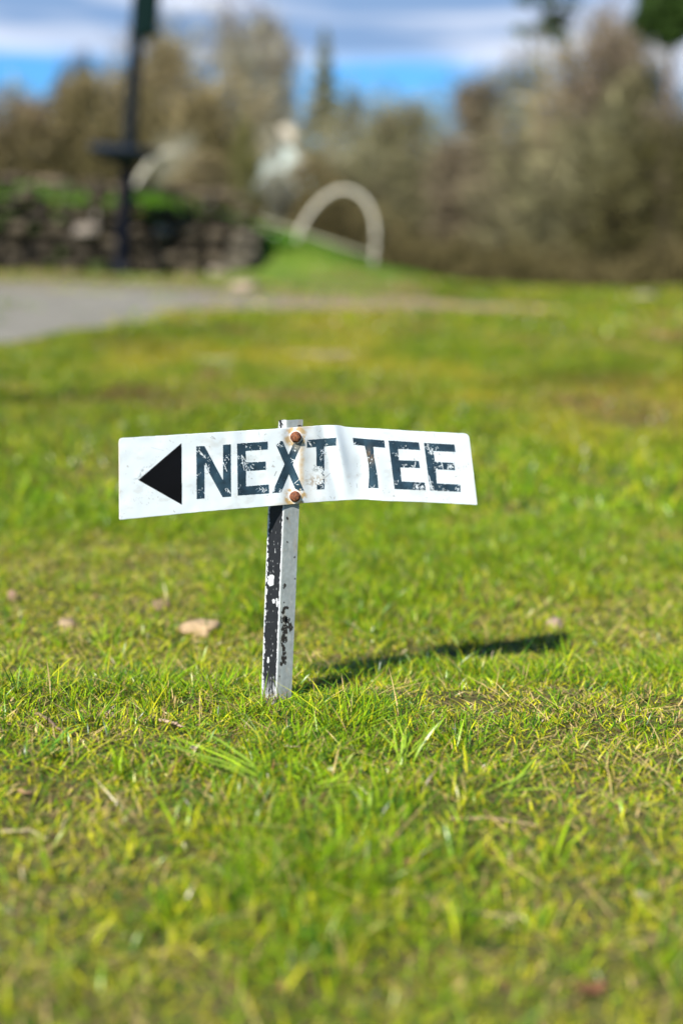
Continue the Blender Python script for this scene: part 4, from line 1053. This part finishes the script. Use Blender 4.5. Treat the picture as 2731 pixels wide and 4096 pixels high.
wd = bpy.data.worlds.new('World'); sc.world = wd; wd.use_nodes = True
nt = wd.node_tree; L = nt.links.new; bg = nt.nodes['Background']
sky = N(nt, 'ShaderNodeTexSky', sky_type='NISHITA', sun_disc=False, sun_elevation=el, sun_rotation=az, altitude=50, air_density=1.0, dust_density=.6, ozone_density=2.0)
tc = N(nt, 'ShaderNodeTexCoord'); mp = N(nt, 'ShaderNodeMapping'); mp.inputs['Scale'].default_value = (2.0, 2.0, 13); mp.inputs['Location'].default_value = (1.3, .4, .35)
L(tc.outputs['Generated'], mp.inputs['Vector'])
nz = N(nt, 'ShaderNodeTexNoise'); nz.inputs['Scale'].default_value = 1.0; nz.inputs['Detail'].default_value = 5; nz.inputs['Roughness'].default_value = .5
L(mp.outputs[0], nz.inputs['Vector'])
cr = N(nt, 'ShaderNodeMapRange'); cr.inputs['From Min'].default_value = .42; cr.inputs['From Max'].default_value = .54; cr.interpolation_type = 'SMOOTHSTEP'
sx = N(nt, 'ShaderNodeSeparateXYZ'); L(tc.outputs['Generated'], sx.inputs[0])
zb_ = N(nt, 'ShaderNodeMapRange'); zb_.inputs['From Min'].default_value = .108; zb_.inputs['From Max'].default_value = .138; zb_.inputs['To Min'].default_value = -.11; zb_.inputs['To Max'].default_value = .10
L(sx.outputs['Z'], zb_.inputs['Value']); zc_ = N(nt, 'ShaderNodeMapRange'); zc_.inputs['From Min'].default_value = .24; zc_.inputs['From Max'].default_value = .42; zc_.inputs['To Min'].default_value = 0; zc_.inputs['To Max'].default_value = -.30
L(sx.outputs['Z'], zc_.inputs['Value']); ad0 = N(nt, 'ShaderNodeMath', operation='ADD'); L(zb_.outputs[0], ad0.inputs[0]); L(zc_.outputs[0], ad0.inputs[1])
ad = N(nt, 'ShaderNodeMath', operation='ADD'); L(nz.outputs['Fac'], ad.inputs[0]); L(ad0.outputs[0], ad.inputs[1])
L(ad.outputs[0], cr.inputs['Value'])
nz2 = N(nt, 'ShaderNodeTexNoise'); nz2.inputs['Scale'].default_value = 1.4; nz2.inputs['Detail'].default_value = 3
mp2 = N(nt, 'ShaderNodeMapping'); mp2.inputs['Scale'].default_value = (2.2, 2.2, 22); mp2.inputs['Location'].default_value = (4, 2, 0)
L(tc.outputs['Generated'], mp2.inputs['Vector']); L(mp2.outputs[0], nz2.inputs['Vector'])
ccr = N(nt, 'ShaderNodeValToRGB'); e = ccr.color_ramp.elements
e[0].position = .42; e[0].color = (.22, .35, .58, 1); e[1].position = .57; e[1].color = (.74, .79, .92, 1)
L(nz2.outputs['Fac'], ccr.inputs[0])
cs = N(nt, 'ShaderNodeVectorMath', operation='SCALE'); cs.inputs['Scale'].default_value = 11.5; L(ccr.outputs[0], cs.inputs[0])
tint = N(nt, 'ShaderNodeMix', data_type='RGBA', blend_type='MULTIPLY'); tint.inputs['Factor'].default_value = 1; tint.inputs['B'].default_value = (.38, .90, 1.50, 1)
L(sky.outputs[0], tint.inputs['A'])
mx = N(nt, 'ShaderNodeMix', data_type='RGBA'); L(cr.outputs[0], mx.inputs['Factor']); L(tint.outputs['Result'], mx.inputs['A']); L(cs.outputs[0], mx.inputs['B'])
L(mx.outputs['Result'], bg.inputs['Color']); bg.inputs['Strength'].default_value = .058

# ------------------------------------------------------------------ camera
cam = bpy.data.cameras.new('camera'); co_ = bpy.data.objects.new('camera', cam); COL.objects.link(co_)
Mx = Matrix(((RT[0], UP[0], -fwd[0], 0), (RT[1], UP[1], -fwd[1], 0), (RT[2], UP[2], -fwd[2], HC), (0, 0, 0, 1)))
co_.matrix_world = Mx
cam.sensor_fit = 'VERTICAL'; cam.sensor_height = 36; cam.sensor_width = 24; cam.lens = 50
cam.clip_start = .05; cam.clip_end = 2500
cam.dof.use_dof = True; cam.dof.focus_distance = 1.795; cam.dof.aperture_fstop = 1.85
sc.camera = co_
sc.render.engine = 'CYCLES'
sc.cycles.use_denoising = True
sc.cycles.max_bounces = 6; sc.cycles.diffuse_bounces = 3; sc.cycles.transmission_bounces = 3; sc.cycles.glossy_bounces = 2
vs = sc.view_settings; vs.view_transform = 'Standard'; vs.look = 'None'; vs.exposure = 0.92; vs.gamma = 1; vs.use_curve_mapping = False
